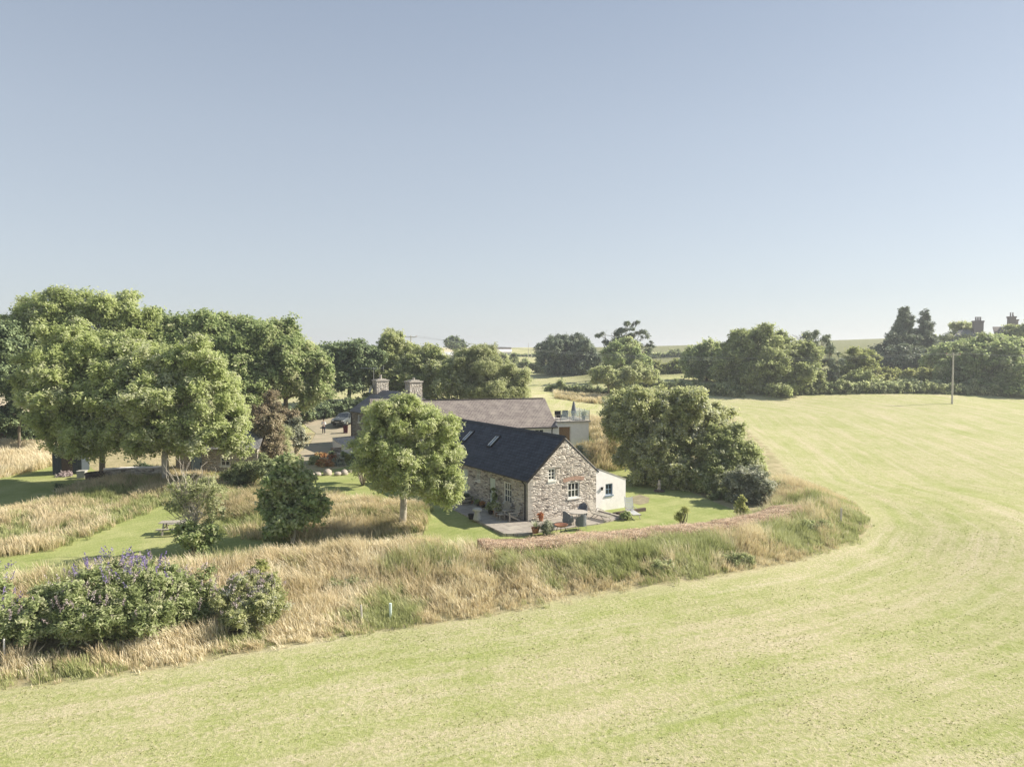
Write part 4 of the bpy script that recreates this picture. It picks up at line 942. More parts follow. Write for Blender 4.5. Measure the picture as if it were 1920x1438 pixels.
shrub('round_bush', 'small green bush at the right of the grey buddleia', 'bush', [PL(1470,925,51,20,20), PL(1455,930,51,14,14)], L_weed, pr=.3, leaf=(.14,.08), tint0=.4)
shrub('pale_sapling', 'pale yellow-green sapling on the lawn in front of the buddleia', 'shrub', [PL(1388,952,45.5,9,14), PL(1396,958,45.5,8,9), PL(1392,935,45.5,6,8)], L_lime, pr=.2, leaf=(.12,.08), tint0=.8, cov=.35)
shrub('fennel_plant', 'wispy yellow fennel at the lawn edge above the clipped hedge', 'plant', [PL(1273,968,42.6,8,10), PL(1285,955,42.6,9,6)], L_lime, pr=.18, leaf=(.09,.03), tint0=.7, cov=.2)
shrub('brown_twiggy_bush', 'brown dry bush under the right flank of the sallow bush', 'bush', [PL(1345,930,52,26,18), PL(1370,940,51,20,16)], L_weed, pr=.3, leaf=(.15,.05), tint0=.25)

# --- middle distance
tree('pine_tree', 'dark spreading pine group left of the meadow gate', 'tree', P(1065, 705, 185)[:2],
     [PL(1060,655,185,44,24), PL(1030,665,185,26,20), PL(1095,665,185,28,26), PL(1040,690,184,26,16), PL(1085,690,184,30,18), PL(1075,640,186,22,12), PL(1020,652,186,10,12), PL(1040,640,186,10,10)], L_pine, pr=1.0, leaf=(.55,.2), cov=.5, tr=.4, tint0=.4, up=.7)
q0 = P(1160, 700, 165)
def gaunt(name, label, base, d, tips, mat, r=.3, fork=None, pr=.55, leafm=(.5,.14), bkm=None, lob=(12,5), tint0=.4):
    o = empty(name, base, 0, label, 'tree'); B = Vector(base); mb = MB(); lobes = []
    fk = fork or P(tips[0][0], 680, d)
    limb(mb, Vector((0, 0, -.3)), fk-B, r, r*.6, .04, 6, 8)
    for (x, y, rx, ry) in tips:
        dd = d+rng.uniform(-2.5, 2.5); c = P(x, y, dd); k = d/F
        
        for _ in range(5): lobes.append(((c.x+rng.uniform(-.9, .9)*rx*k, c.y+rng.uniform(-.7, .7)*rx*k, c.z+rng.uniform(-1, 1)*ry*k), (rx*k*.36, rx*k*.36, ry*k*.45)))
        limb(mb, fk-B, c-B, r*.35, .05, .13, 7, 5)
        for _ in range(4): e = c+Vector((rng.uniform(-1, 1)*rx*k, rng.uniform(-1, 1)*rx*k*.8, rng.uniform(-.3, 1)*ry*k)); limb(mb, c.lerp(fk, .25)-B, e-B, .06, .02, .1, 4, 4)
    mb.build('trunk', bkm or bark, o); crown('crown', lobes, mat, o, base, pr*.8, leafm, .32, 1.0, tint0, .3, None, .6, .2, .6); return o
gaunt('gaunt_pine', 'tall gaunt pine with sparse flat-topped branches against the sky', (q0.x, q0.y, tz(q0.x, q0.y)), 165,
      [(1175,608,12,3),(1190,606,8,3),(1150,625,14,4),(1128,628,10,4),(1165,618,14,4),(1195,622,16,5),(1210,632,8,4),(1180,635,20,6),(1140,645,14,5),(1222,645,6,6),(1205,650,10,7),(1215,660,8,6),(1160,640,12,6)], L_pine, r=.35, fork=P(1168,665,165))
tree('sycamore_tree', 'rounded green sycamore directly below the gaunt pine', 'tree', P(1170, 712, 155)[:2],
     [PL(1170,665,155,38,26), PL(1150,675,155,26,22), PL(1190,680,155,26,24), PL(1170,650,156,26,14)], L_syc, pr=.95, leaf=(.42,.28), tr=.3, tint0=.5)
tree('hawthorn_tree', 'small windswept hawthorn standing at the meadow edge', 'tree', P(1140, 745, 120)[:2],
     [PL(1135,705,120,24,16), PL(1120,700,120,12,12), PL(1148,718,120,14,12)], L_oak, pr=.6, leaf=(.34,.2), cov=.4, tr=.14, tint0=.6, fork=.6)
tree('hawthorn_tree', 'browner hawthorn right of the windswept one, above the sallow bush', 'tree', P(1190, 735, 122)[:2],
     [PL(1190,700,122,26,18), PL(1215,705,122,20,16), PL(1175,705,122,16,14)], L_oak, pr=.6, leaf=(.34,.2), cov=.45, tr=.14, tint0=.7)
tree('oak_tree', 'smaller rounded oak at the left of the big field-edge oak', 'tree', P(1325, 722, 140)[:2],
     [PL(1320,670,140,32,28), PL(1300,690,140,24,22), PL(1345,690,139,24,24), PL(1330,652,141,22,14)], L_syc, pr=.9, leaf=(.4,.26), tr=.3, tint0=.6)
tree('oak_tree', 'largest dark oak at the far edge of the field', 'tree', P(1430, 742, 132)[:2],
     [PL(1420,650,132,52,36), PL(1380,670,132,36,32), PL(1460,660,132,48,32), PL(1500,680,131,34,32), PL(1430,690,130,66,34), PL(1395,635,133,30,20), PL(1480,705,130,50,24), PL(1400,715,130,40,22), PL(1350,690,131,22,22), PL(1450,725,129,60,14)], L_oak, pr=.95, leaf=(.38,.24), cov=.52, tr=.5, tint0=.42, fork=.4)
q0 = P(1545, 738, 136)
gaunt('leaning_pine', 'ragged brown-tinged pine leaning right behind the big oak', (q0.x, q0.y, tz(q0.x, q0.y)), 138,
      [(1500,632,16,8),(1525,628,14,7),(1545,638,14,7),(1515,645,20,9),(1540,655,18,9),(1560,660,12,7),(1530,675,22,10),(1560,682,14,9),(1575,678,8,6),(1545,700,22,10),(1520,695,18,10),(1575,705,12,8)], L_pine, r=.35, fork=P(1538,690,138), pr=.7, tint0=.55, lob=(12,6))
tree('elder_tree', 'loose light green elder right of the leaning pine', 'tree', P(1600, 735, 140)[:2],
     [PL(1605,680,142,28,24), PL(1625,668,143,18,14), PL(1590,700,140,24,20), PL(1580,720,138,22,16)], L_lime, pr=.8, leaf=(.4,.24), cov=.4, tr=.15, tint0=.35)
shrub('elder_bush', 'round dark elder bush at the field edge below the light green elder', 'bush', [PL(1612,712,134,24,22), PL(1600,725,133,22,16), PL(1630,722,134,14,16)], L_oak, pr=.7, leaf=(.38,.2), tint0=.3)
def conifer(name, label, base, d, px, top, bot, w, mat, seed, tiers=17):
    o = empty(name, base, 0, label, 'tree'); B = Vector(base); mb = MB(); T_ = P(px, top, d)
    limb(mb, Vector((0, 0, -.3)), T_-B, .4, .05, .01, 6, 8); lobes = []; k = d/F; rr = random.Random(seed)
    zt, zb = T_.z, P(px, bot, d).z
    for i in range(tiers):
        f_ = (i+.3)/tiers; z = zt+(zb-zt)*f_; rad = w*k*(.16+.84*f_**.85)
        for j in range(5+i//2):
            a = rr.uniform(0, 6.28); R_ = rad*rr.uniform(.55, 1.1); c = Vector((T_.x+math.cos(a)*R_, T_.y+math.sin(a)*R_, z+R_*.28+rr.uniform(-.3, .3)))
            limb(mb, Vector((T_.x, T_.y, z-.3))-B, c-B, .07, .02, .05, 3, 4)
            m_ = Vector((T_.x, T_.y, z-.2)).lerp(c, .72); s_ = R_*.26+.25
            for q_ in (.45, .7, .92):
                n_ = Vector((T_.x, T_.y, z-.2)).lerp(c, q_); lobes.append(((n_.x, n_.y, n_.z), (s_, s_, .5)))
    mb.build('trunk', bark, o); crown('crown', lobes, mat, o, base, .36, (.42, .12), .30, .7, .45, .4, None, .6, .2, .5); return o
for (px, top, bot, w_, lb, sd, d) in ((1695,578,690,36,'taller dark conifer of the pair on the hillside',3,168),(1735,582,690,30,'slimmer dark conifer right of the taller one',9,170)):
    q = P(px, 690, d); conifer('conifer_tree', lb, (q.x, q.y, tz(q.x, q.y)), d, px, top, bot, w_, L_pine, sd)
shrub('dark_thicket', 'dark thicket of lower conifers around the pair on the hillside', 'trees', [PL(x,y,d,rx,ry) for x,y,d,rx,ry in ((1665,660,165,24,18),(1650,668,164,24,14),(1690,672,162,36,20),(1735,672,162,34,22),(1770,672,160,34,24),(1640,675,163,22,10),(1790,662,160,26,18),(1668,635,166,12,10))], L_pine, pr=1.0, leaf=(.5,.22), tint0=.4)
tree('sycamore_tree', 'wide dark sycamore mass behind the lone power pole', 'tree', P(1860, 745, 138)[:2],
     [PL(1850,680,138,70,40), PL(1800,700,138,44,36), PL(1900,690,137,60,44), PL(1880,655,140,60,24), PL(1820,725,136,50,18), PL(1890,730,135,60,20), PL(1950,700,137,50,50), PL(1820,655,141,44,18), PL(1880,646,142,50,16), PL(1925,655,141,40,22), PL(1775,668,141,34,22)], L_syc, pr=.95, leaf=(.4,.28), tr=.5, tint0=.42)
tree('garden_tree', 'light green tree just left of the hilltop house roof', 'tree', P(1810, 650, 182)[:2], [PL(1812,615,180,14,11), PL(1800,625,180,12,8), PL(1790,612,180,8,5), PL(1795,633,178,18,8), PL(1775,640,178,16,8)], L_oak, pr=.9, leaf=(.5,.3), cov=.4, tr=.2, tint0=.65)
tree('garden_tree', 'grey-green tree in front of the hilltop house at the right edge', 'tree', P(1915, 650, 165)[:2], [PL(1915,625,165,22,20), PL(1895,635,165,14,14), PL(1940,620,166,24,24)], L_oak, pr=.9, leaf=(.5,.3), cov=.45, tr=.25, tint0=.4)
# hedges and scrub
def hedgeline(name, label, pts, hpx, mat, d, pr=.6, leaf=(.36,.2), tint0=.4, cov=.5, wpx=14, cat='hedge', tvar=.25):
    lobes = []
    for (x0, y0, d0), (x1, y1, d1) in zip(pts[:-1], pts[1:]):
        n = max(1, int(abs(x1-x0)/(wpx*1.1)))
        for i in range(n):
            k = i/n; x = x0+(x1-x0)*k; dd = d0+(d1-d0)*k; y = y0+(y1-y0)*k; q = P(x, y, dd); z = tz(q.x, q.y); s = dd/F; h_ = hpx*s*rng.uniform(.7, 1.2)
            lobes.append(((q.x, q.y, z+h_*.45), (wpx*s, wpx*s*.7, h_*.6)))
    return shrub(name, label, cat, lobes, mat, pr=pr, leaf=leaf, tint0=tint0, cov=cov, tvar=tvar)
hedgeline('far_hedge', 'dark bramble hedge crossing between the two bright meadows', [(1035,735,128),(1140,738,126),(1200,745,124)], 18, L_weed, 1, tint0=.25, leaf=(.3,.14))
hedgeline('far_hedge', 'scrubby hedge climbing beside the upper meadow to the skyline', [(925,668,250),(980,685,215),(1010,695,195),(1110,708,180)], 20, L_weed, 1, pr=1, leaf=(.6,.3), tint0=.3)
hedgeline('far_hedge', 'low hedge between the small field oak and the sallow bush', [(1180,722,130),(1270,728,128),(1330,735,126),(1400,742,124)], 22, L_weed, 1, tint0=.28)
hedgeline('far_hedge', 'mixed bramble hedge along the far edge of the mown field', [(1500,745,127),(1650,745,129),(1750,745,131),(1960,748,133)], 20, L_weed, 1, tint0=.38, tvar=.35)
hedgeline('gorse_scrub', 'yellow-green scrub on the slope below the skyline', [(1190,690,170),(1290,690,170)], 24, L_lime, 1, pr=.9, leaf=(.5,.28), tint0=.2, wpx=16, cat='scrub')
hedgeline('gorse_scrub', 'brown-green scrub on the skyline right of the gaunt pine', [(1215,672,260),(1290,674,260)], 10, L_weed, 1, pr=1, leaf=(.7,.4), tint0=.4, wpx=12, cat='scrub')
for k_, (y, d, m_) in enumerate(((715,142,L_lime),(700,152,L_lime),(728,136,L_weed))):
    hedgeline('bracken_patch', ['bright bracken band across the hillside below the conifers','upper pale bracken just under the conifer shade','lower mixed brambles in front of the bracken'][k_], [(1640,y,d),(1780,y,d)], 13, m_, 1, pr=.8, leaf=(.4,.25), tint0=[.55,.6,.5][k_], wpx=14, cat='bracken')
hedgeline('skyline_hedge', 'thin dark hedge along the skyline left of the farmhouse chimneys', [(560,652,415),(700,652,415),(850,662,345)], 4.5, L_dark, 1, pr=.8, leaf=(.8,.5), tint0=.3, wpx=8)
hedgeline('skyline_hedge', 'thin hedge line along the skyline left of the pines', [(960,666,325),(1020,668,320)], 4.5, L_weed, 1, pr=.8, leaf=(.8,.5), tint0=.3, wpx=8)
hedgeline('barn_shrub', 'scrubby green bush filling the gap right of the barn roof', [(1000,770,80),(1060,775,80)], 44, L_weed, 1, pr=.5, leaf=(.24,.13), tint0=.5, wpx=20, cat='bush')
hedgeline('low_scrub', 'bushes behind the farmhouse below the hedgerow tree', [(690,745,100),(860,748,96),(960,752,94)], 22, L_weed, 1, pr=.6, leaf=(.3,.16), tint0=.35, wpx=18, cat='bush')
# cordyline behind cottage
q = CL(6.0, 11.5); q.z = tz(q.x, q.y); q = P(1087, 840, 60); q.z = tz(q.x, q.y)
def strapplant(name, label, loc, n, L_, h0, mat_, wd=.05, droop=.7, cat='plant', trunk=None, seed=1):
    o = empty(name, loc, 0, label, cat); rr = np.random.default_rng(seed); V_ = []; F_ = []; T = []
    for i in range(n):
        a = rr.uniform(0, 6.28); el = rr.uniform(.15, 1.4); l = L_*rr.uniform(.6, 1.1); d = np.array([math.cos(a)*math.cos(el), math.sin(a)*math.cos(el), math.sin(el)]); s = np.array([-math.sin(a), math.cos(a), 0]); tn = rr.random()
        for k in range(5):
            f_ = k/4; p_ = np.array([0, 0, h0]) + d*l*f_ - np.array([0, 0, droop*l*f_*f_*.6]); w_ = wd*(1-f_)**.6*(.5 if k == 0 else 1)+.004
            V_ += [p_-s*w_, p_+s*w_]; T += [tn, tn]
        b0 = i*10; F_ += [(b0+2*k, b0+2*k+1, b0+2*k+3, b0+2*k+2) for k in range(4)]
    mesh_np('leaves', np.array(V_), [np.array(F_, dtype=np.int32)], mat_, o, {'tint': T})
    if trunk: MB().tube([(0, 0, -.1), (0, 0, h0)], trunk, 8).build('trunk', bark, o)
    return o
q.z = P(1087, 842, 60).z-.6
strapplant('cordyline', 'pale strap-leaved cordyline showing behind the cottage gable', (q.x, q.y, tz(q.x, q.y)), 170, 1.5, q.z-tz(q.x, q.y)+.3, L_grey, .06, .9, trunk=.12)

# --- flowers: buddleia masses at the lower left
def spikes(parent, base, lobes, n, mat_, L_=(.25, .45), seed=0, topk=.2, r=.045, lean=.5):
    rr = np.random.default_rng(seed); Cs = []; Ns = []; T = []
    for i in range(n):
        c, rad = lobes[rr.integers(len(lobes))]; d = rr.normal(size=3); d[2] = abs(d[2])*1.2+topk; d /= np.linalg.norm(d)
        p_ = np.array(c)+d*np.array(rad)*rr.uniform(.95, 1.12); ax = d*lean+np.array([0, 0, .8])+rr.normal(size=3)*.25; ax /= np.linalg.norm(ax); l = rr.uniform(*L_); m_ = 26
        f_ = rr.random(m_); q_ = p_+ax*(f_*l)[:, None]+rr.normal(size=(m_, 3))*(r*(1-f_*.8))[:, None]; Cs.append(q_); nn = rr.normal(size=(m_, 3))+np.array([0, -.3, .3]); Ns.append(nn/np.linalg.norm(nn, axis=1)[:, None]); T.append(np.full(m_, rr.random())+rr.normal(size=m_)*.15)
    C = np.concatenate(Cs); nn = len(C); o = leaves_mesh('flower_spikes', C, np.concatenate(Ns), np.full(nn, .055), np.full(nn, .045), np.concatenate(T), mat_, parent, base); o['kind'] = 'stuff'; return o
bl = [PL(215,1095,28.5,70,50), PL(275,1105,28.5,60,52), PL(140,1130,27.5,60,50), PL(330,1120,29,50,50), PL(80,1160,26.5,60,36), PL(160,1160,26.5,64,42), PL(240,1155,27.3,64,42), PL(370,1110,29.5,34,46), PL(320,1150,28.2,56,36), PL(30,1165,26.3,40,32)]
o = shrub('buddleia_hedge', 'large buddleia thicket with purple flower spikes at the lower left', 'bush', bl, L_bud, pr=.3, leaf=(.15,.05), cov=.46, dens=.85, tint0=.5, tvar=.3)
ob_ = tuple(o.location)
spikes(o, ob_, [bl[0], bl[1], bl[0]], 70, L_purple, (.25, .5), 1, .5); spikes(o, ob_, bl, 130, L_pink, (.2, .4), 2, .3)
bl2 = [PL(-20,1110,28,36,40), PL(0,1150,27.5,30,40), PL(-30,1080,28,30,30)]
o = shrub('buddleia_bush', 'purple buddleia cut off by the left edge of the lawn', 'bush', bl2, L_bud, pr=.28, leaf=(.17,.06), tint0=.5); spikes(o, tuple(o.location), bl2, 50, L_purple, (.25, .5), 5, .3, lean=1.0)
bl3 = [PL(470,1112,29.5,44,40), PL(440,1125,29,40,40), PL(500,1122,29,38,36), PL(470,1145,28.6,60,34)]
o = shrub('hemp_agrimony', 'upright clump of wildflowers with small pale pink heads left of the post', 'flowers', bl3, L_bush, pr=.2, leaf=(.13,.04), tint0=.4, cov=.5, up=.1); spikes(o, tuple(o.location), bl3, 90, L_pink, (.05, .12), 7, .6, r=.08)
shrub('lime_bush', 'small bright green bush on top of the pale wildflower clump', 'bush', [PL(490,1062,31,10,10), PL(482,1072,30.6,12,10)], L_lime, pr=.2, leaf=(.13,.09), tint0=.4)
for i, (x, y, d, rx, ry, lb) in enumerate(((640,1105,33,36,16,'patch of low green brambles behind the short wooden post'),(680,1095,34,30,14,'second low bramble patch right of the wildflower clump'),(850,1085,35,30,12,'low bramble patch in the middle of the tall grass bank'),(885,1030,36.5,14,7,'small dark weed tuft left of the clipped hedge'),(840,1060,36,20,9,'faint weed patch in the straw grass'),(1240,1062,36,26,12,'green weed clump at the front of the bank below the lean-to'),(1385,1050,37,30,14,'largest dark green weed clump near the right end of the bank'),(1130,1062,36,22,9,'low weed clump on the bank below the garden table'),(1080,1030,37,20,8,'small weed clump directly under the clipped hedge'),(1530,990,42,34,14,'grey-green weeds on the bank by the weathered post'))):
    shrub('bramble_patch', lb, 'brambles', [GL(x-rx*.4, y+8, rx*.55, ry+4), GL(x+rx*.45, y+6, rx*.5, ry+2), GL(x, y+9, rx*.4, ry)], L_weed, pr=.2, leaf=(.13,.035), tint0=.35, cov=.26, up=.1)

# ---------------- clipped hedge on the bank
HP = [(-1.6,35.7),(1.1,36.4),(7.2,38.7),(12,40.5),(15.2,42.6),(17.4,44.6)]
def hedge_box(name, label, pts, w, h, mat_, per=2200, leaf=(.085,.022)):
    Cs = []; Ns = []; T = []
    for p0, p1 in zip(pts[:-1], pts[1:]):
        p0 = np.array(p0); p1 = np.array(p1); L_ = np.hypot(*(p1-p0)); d = (p1-p0)/L_; nrm = np.array([-d[1], d[0]]); n = int(per*L_)
        s = rng.random(n)*L_; face = rng.random(n); u = rng.uniform(-1, 1, n); top = face < .5
        off = np.where(top, u*w/2, np.where(face < .78, -w/2, w/2)); zz = np.where(top, h, rng.random(n)*h)
        r_ = np.abs(off)/(w/2); zz = np.where(top, h*(1-.16*r_**3), zz)
        off = off*(1+.55*(1-zz/h)*(off < 0)+.1*(1-zz/h))
        x = p0[0]+d[0]*s+nrm[0]*off; y = p0[1]+d[1]*s+nrm[1]*off
        lump = .16*(vnoise(x, y, .45, 8)-.5)+.14*(vnoise(x, y, 1.6, 9)-.5)
        z = TZ(x, y)+zz+lump+rng.normal(size=n)*.03
        ns = np.stack([np.where(top, 0, nrm[0]*np.sign(off)), np.where(top, 0, nrm[1]*np.sign(off)), np.where(top, 1.0, .3)], 1)+rng.normal(size=(n, 3))*.6
        Cs.append(np.stack([x+rng.normal(size=n)*.04, y+rng.normal(size=n)*.04, z], 1)); Ns.append(ns/np.linalg.norm(ns, axis=1)[:, None])
        T.append(.25+.5*vnoise(x, y, .6, 4)+rng.normal(size=n)*.1)
    C = np.concatenate(Cs); b0 = (pts[0][0], pts[0][1], tz(*pts[0])); o = empty(name, b0, 0, label, 'hedge'); n = len(C)
    leaves_mesh('twigs', C, np.concatenate(Ns), leaf[0]*rng.uniform(.6, 1.6, n), leaf[1]*rng.uniform(.7, 1.5, n), np.concatenate(T), mat_, o, b0)
    mb = MB()
    for p0, p1 in zip(pts[:-1], pts[1:]):
        z0, z1 = tz(*p0), tz(*p1); d = Vector((p1[0]-p0[0], p1[1]-p0[1], 0)).normalized(); nn = Vector((-d.y, d.x, 0))*w*.42
        vs = [Vector((q_[0], q_[1], z_+hh_))+nn*s_-Vector(b0) for q_, z_ in ((p0, z0), (p1, z1)) for s_ in (-1, 1) for hh_ in (-.2, h*.84)]
        mb.add(vs, [(0,1,5,4),(2,3,7,6),(1,3,7,5),(0,1,3,2),(4,5,7,6)])
    mb.build('hedge_core', plain('dry_twig_core', (.22,.15,.10), .95, .3, 8), o); return o
hedge_box('clipped_hedge', 'low clipped hedge of dry pinkish-brown twigs along the lawn edge', HP, 1.9, .85, L_clip)

# ---------------- tall grass
def grass(name, poly, label, dens, per, h, w, tintfn, mat, cat='grass', lean=.35, seed=1, stuff=True, keep=None, tall=None, edge=.0):
    poly = np.array([p[:2] for p in poly]); rr = np.random.default_rng(seed)
    x0, y0 = poly.min(0); x1, y1 = poly.max(0); n = int((x1-x0)*(y1-y0)*dens); pts = np.stack([rr.uniform(x0, x1, n), rr.uniform(y0, y1, n)], 1)
    pts = pts[poly_in(pts, poly)]
    if keep is not None: pts = pts[keep(pts[:, 0], pts[:, 1], rr)]
    pts = pts + rr.normal(size=pts.shape)*edge
    nc = len(pts); n = nc*per; cx_ = np.repeat(pts[:, 0], per); cy_ = np.repeat(pts[:, 1], per)
    cl_h = np.repeat(rr.uniform(.7, 1.15, nc), per)*(.75+.5*vnoise(cx_, cy_, 1.5, seed+3))
    if tall is not None: cl_h = cl_h*tall(cx_, cy_)
    ct = np.repeat(rr.normal(size=nc)*.14, per)
    rad = np.repeat(rr.uniform(.08, .28, nc), per)*h/.7; a = rr.uniform(0, 2*np.pi, n); r_ = rad*np.sqrt(rr.random(n))
    bx_ = cx_+np.cos(a)*r_; by_ = cy_+np.sin(a)*r_; bz = TZ(bx_, by_)-.03; hh_ = h*cl_h*rr.uniform(.5, 1.1, n)
    ld = np.stack([np.cos(a), np.sin(a)], 1)*rr.uniform(.05, .45, n)[:, None]*np.minimum(1, .5+r_/rad)[:, None]
    wd = np.repeat(np.stack([vnoise(pts[:, 0], pts[:, 1], 2.2, 21)-.75, vnoise(pts[:, 0], pts[:, 1], 2.2, 22)-.6], 1), per, 0)*lean*1.6
    ld = (ld+wd)*hh_[:, None]
    sa = rr.uniform(0, 2*np.pi, n); sx, sy = np.cos(sa)*w/2*rr.uniform(.6, 1.3, n), np.sin(sa)*w/2
    b0 = np.stack([bx_, by_, bz], 1); s = np.stack([sx, sy, np.zeros(n)], 1)
    m_ = b0+np.stack([ld[:, 0]*.35, ld[:, 1]*.35, hh_*.6], 1); tp = b0+np.stack([ld[:, 0], ld[:, 1], hh_*(1-.15*np.hypot(ld[:, 0], ld[:, 1])/(hh_+1e-6))], 1)
    V_ = np.stack([b0-s*.7, b0+s*.7, m_+s*.9, m_-s*.9, tp-s*.35, tp+s*.35], 1).reshape(-1, 3); i0 = np.arange(n, dtype=np.int32)*6
    Fq = np.concatenate([np.stack([i0, i0+1, i0+2, i0+3], 1), np.stack([i0+3, i0+2, i0+5, i0+4], 1)])
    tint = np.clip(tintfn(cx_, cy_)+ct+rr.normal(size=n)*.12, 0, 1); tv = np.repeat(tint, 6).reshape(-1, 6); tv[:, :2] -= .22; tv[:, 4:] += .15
    NL[0] += n
    o = mesh_np(name, V_, [Fq], mat, attrs={'tint': np.clip(tv.ravel(), 0, 1)}); return tag(o, label, cat, kind='stuff')
gn = lambda x, y: vnoise(x, y, 2.6, 31)*.6+vnoise(x, y, 1.0, 32)*.4
hed = lambda x, y: poly_dist(x, y, HP)
def hmask(x, y):
    k = hed(x, y) > 1.05
    for (c, r) in bl+bl3: k &= ((x-c[0])/(r[0]*.95))**2+((y-c[1])/(r[1]*.8))**2 > 1
    return k
BP = np.array([p[:2] for p in BANKPOLY])
def straw_keep(x, y, rr): # right part is greener
    pg = .18+.6*np.clip((x+2)/8, 0, 1)*np.clip((20-x)/3, 0, 1)
    return hmask(x, y) & ((gn(x, y)+rr.normal(size=len(x))*.07 > .38+.20*pg))
def green_keep(x, y, rr):
    pg = .18+.6*np.clip((x+2)/8, 0, 1)*np.clip((20-x)/3, 0, 1)
    return hmask(x, y) & ((gn(x, y)+rr.normal(size=len(x))*.07 <= .38+.20*pg))
tallf = lambda x, y: np.where(poly_in(np.stack([x, y], 1), BP), .34+.7*np.clip(poly_dist(x, y, FRONT)/2.2, 0, 1), .25)
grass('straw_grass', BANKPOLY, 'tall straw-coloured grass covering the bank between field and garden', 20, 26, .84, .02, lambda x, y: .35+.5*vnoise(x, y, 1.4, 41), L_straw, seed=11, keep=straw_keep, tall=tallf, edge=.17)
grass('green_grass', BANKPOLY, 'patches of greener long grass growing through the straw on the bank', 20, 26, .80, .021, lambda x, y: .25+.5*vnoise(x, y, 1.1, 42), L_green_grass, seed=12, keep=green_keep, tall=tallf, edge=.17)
B2P = [G(px, py, -.2) for px, py in ((0,1030),(110,1014),(190,990),(290,955),(340,948),(400,990),(510,1006),(620,1015),(740,1015),(800,992),(800,955),(730,950),(650,940),(600,935),(520,930),(420,905),(330,895),(220,902),(120,935),(40,960),(-40,970),(-60,1040))]
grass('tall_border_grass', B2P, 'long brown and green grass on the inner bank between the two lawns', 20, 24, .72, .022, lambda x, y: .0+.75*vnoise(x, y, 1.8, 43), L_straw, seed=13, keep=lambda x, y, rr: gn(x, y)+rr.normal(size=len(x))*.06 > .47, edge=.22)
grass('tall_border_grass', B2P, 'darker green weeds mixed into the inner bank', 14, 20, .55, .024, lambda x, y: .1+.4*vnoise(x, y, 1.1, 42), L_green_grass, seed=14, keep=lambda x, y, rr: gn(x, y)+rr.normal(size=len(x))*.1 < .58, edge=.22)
B3P = [G(px, py, .6) for px, py in ((-60,892),(0,890),(60,880),(112,868),(120,845),(60,842),(-60,842))]
grass('golden_grass', B3P, 'golden uncut grass behind the upper lawn at the far left', 12, 20, .95, .035, lambda x, y: .5+.4*vnoise(x, y, 1.5, 44), L_straw, seed=15)
B4P = [(4.4,61.6),(9.5,61.2),(13,66),(13.5,74),(11.5,84),(6.5,86),(8.9,70),(8.3,65.2),(4.4,63.9)]
grass('rough_bank_grass', B4P, 'tall brown grass on the bank between roof terrace and sallow bush', 11, 20, .9, .04, lambda x, y: .1+.6*vnoise(x, y, 1.5, 45), L_straw, seed=16)
B5P = [P(px, py, d)[:2] for px, py, d in ((1040,740,112),(1200,750,108),(1200,740,124),(1040,735,124))]
grass('rough_meadow_grass', B5P, 'rough brown grass strip below the far meadow hedge', 4, 14, .8, .07, lambda x, y: .2+.6*vnoise(x, y, 3, 46), L_straw, seed=17)
# short tufts on the mown field
def near_keep(x, y, rr):
    d = np.hypot(x, y); ins = poly_in(np.stack([x, y], 1), gard)
    return (~ins) & (rr.random(len(x)) < np.clip(1.25-(d/58), 0.05, 1)) & (np.abs(x/np.maximum(y, 1)) < .8) & (vnoise(x, y, .7, 51)+rr.normal(size=len(x))*.2 > .42)
grass('field_tufts', [(-20,15),(24,15),(62,60),(20,60),(20,30),(-20,18)][:0] or [(-26,14),(26,14),(60,66),(20,62),(26,46),(16,34),(-3,30),(-26,22)], 'short tufts of regrowing grass scattered over the mown field', 40, 9, .06, .016, lambda x, y: .3+.6*vnoise(x, y, 1.8, 52), L_tuft, seed=18, keep=near_keep, lean=.5)
def fk2(x, y, rr): return (rr.random(len(x)) < .45*(vnoise(x, y, 5, 53) > .35))
grass('field_weeds', [(-26,14),(26,14),(60,66),(20,62),(26,46),(16,34),(-3,30),(-26,22)], 'darker green weed tufts dotted across the mown field', 1.2, 10, .07, .025, lambda x, y: .5+.4*vnoise(x, y, 1.8, 54), L_green_grass, seed=19, keep=lambda x, y, rr: fk2(x, y, rr) & ~poly_in(np.stack([x, y], 1), gard))
print('LEAVES', NL[0])

# ================================================================ GARDEN THINGS
TZ0 = .12
def at(px, py, z=TZ0): return G(px, py, z)
# staddle stone
p = at(895, 975); o = empty('staddle_stone', p, 0, 'mushroom-shaped staddle stone on the outer edge of the terrace', 'staddle stone')
MB().lathe([(.27, 0), (.25, .1), (.17, .5), (.15, .58)], n=14).build('base', M_grey_stone, o, smooth=True)
MB().lathe([(.12, .583), (.30, .60), (.33, .66), (.26, .74), (.10, .79), (.02, .80)], n=18).build('cap', M_grey_stone, o, smooth=True)
p = at(883, 973); o = empty('plant_pot', p, 0, 'small dark pot beside the staddle stone', 'pot'); MB().lathe([(.13, 0), (.19, .3), (.2, .34), (.16, .34), (.14, .28), (.01, .27)], n=14).build('pot', M_plant_pot, o, smooth=True)
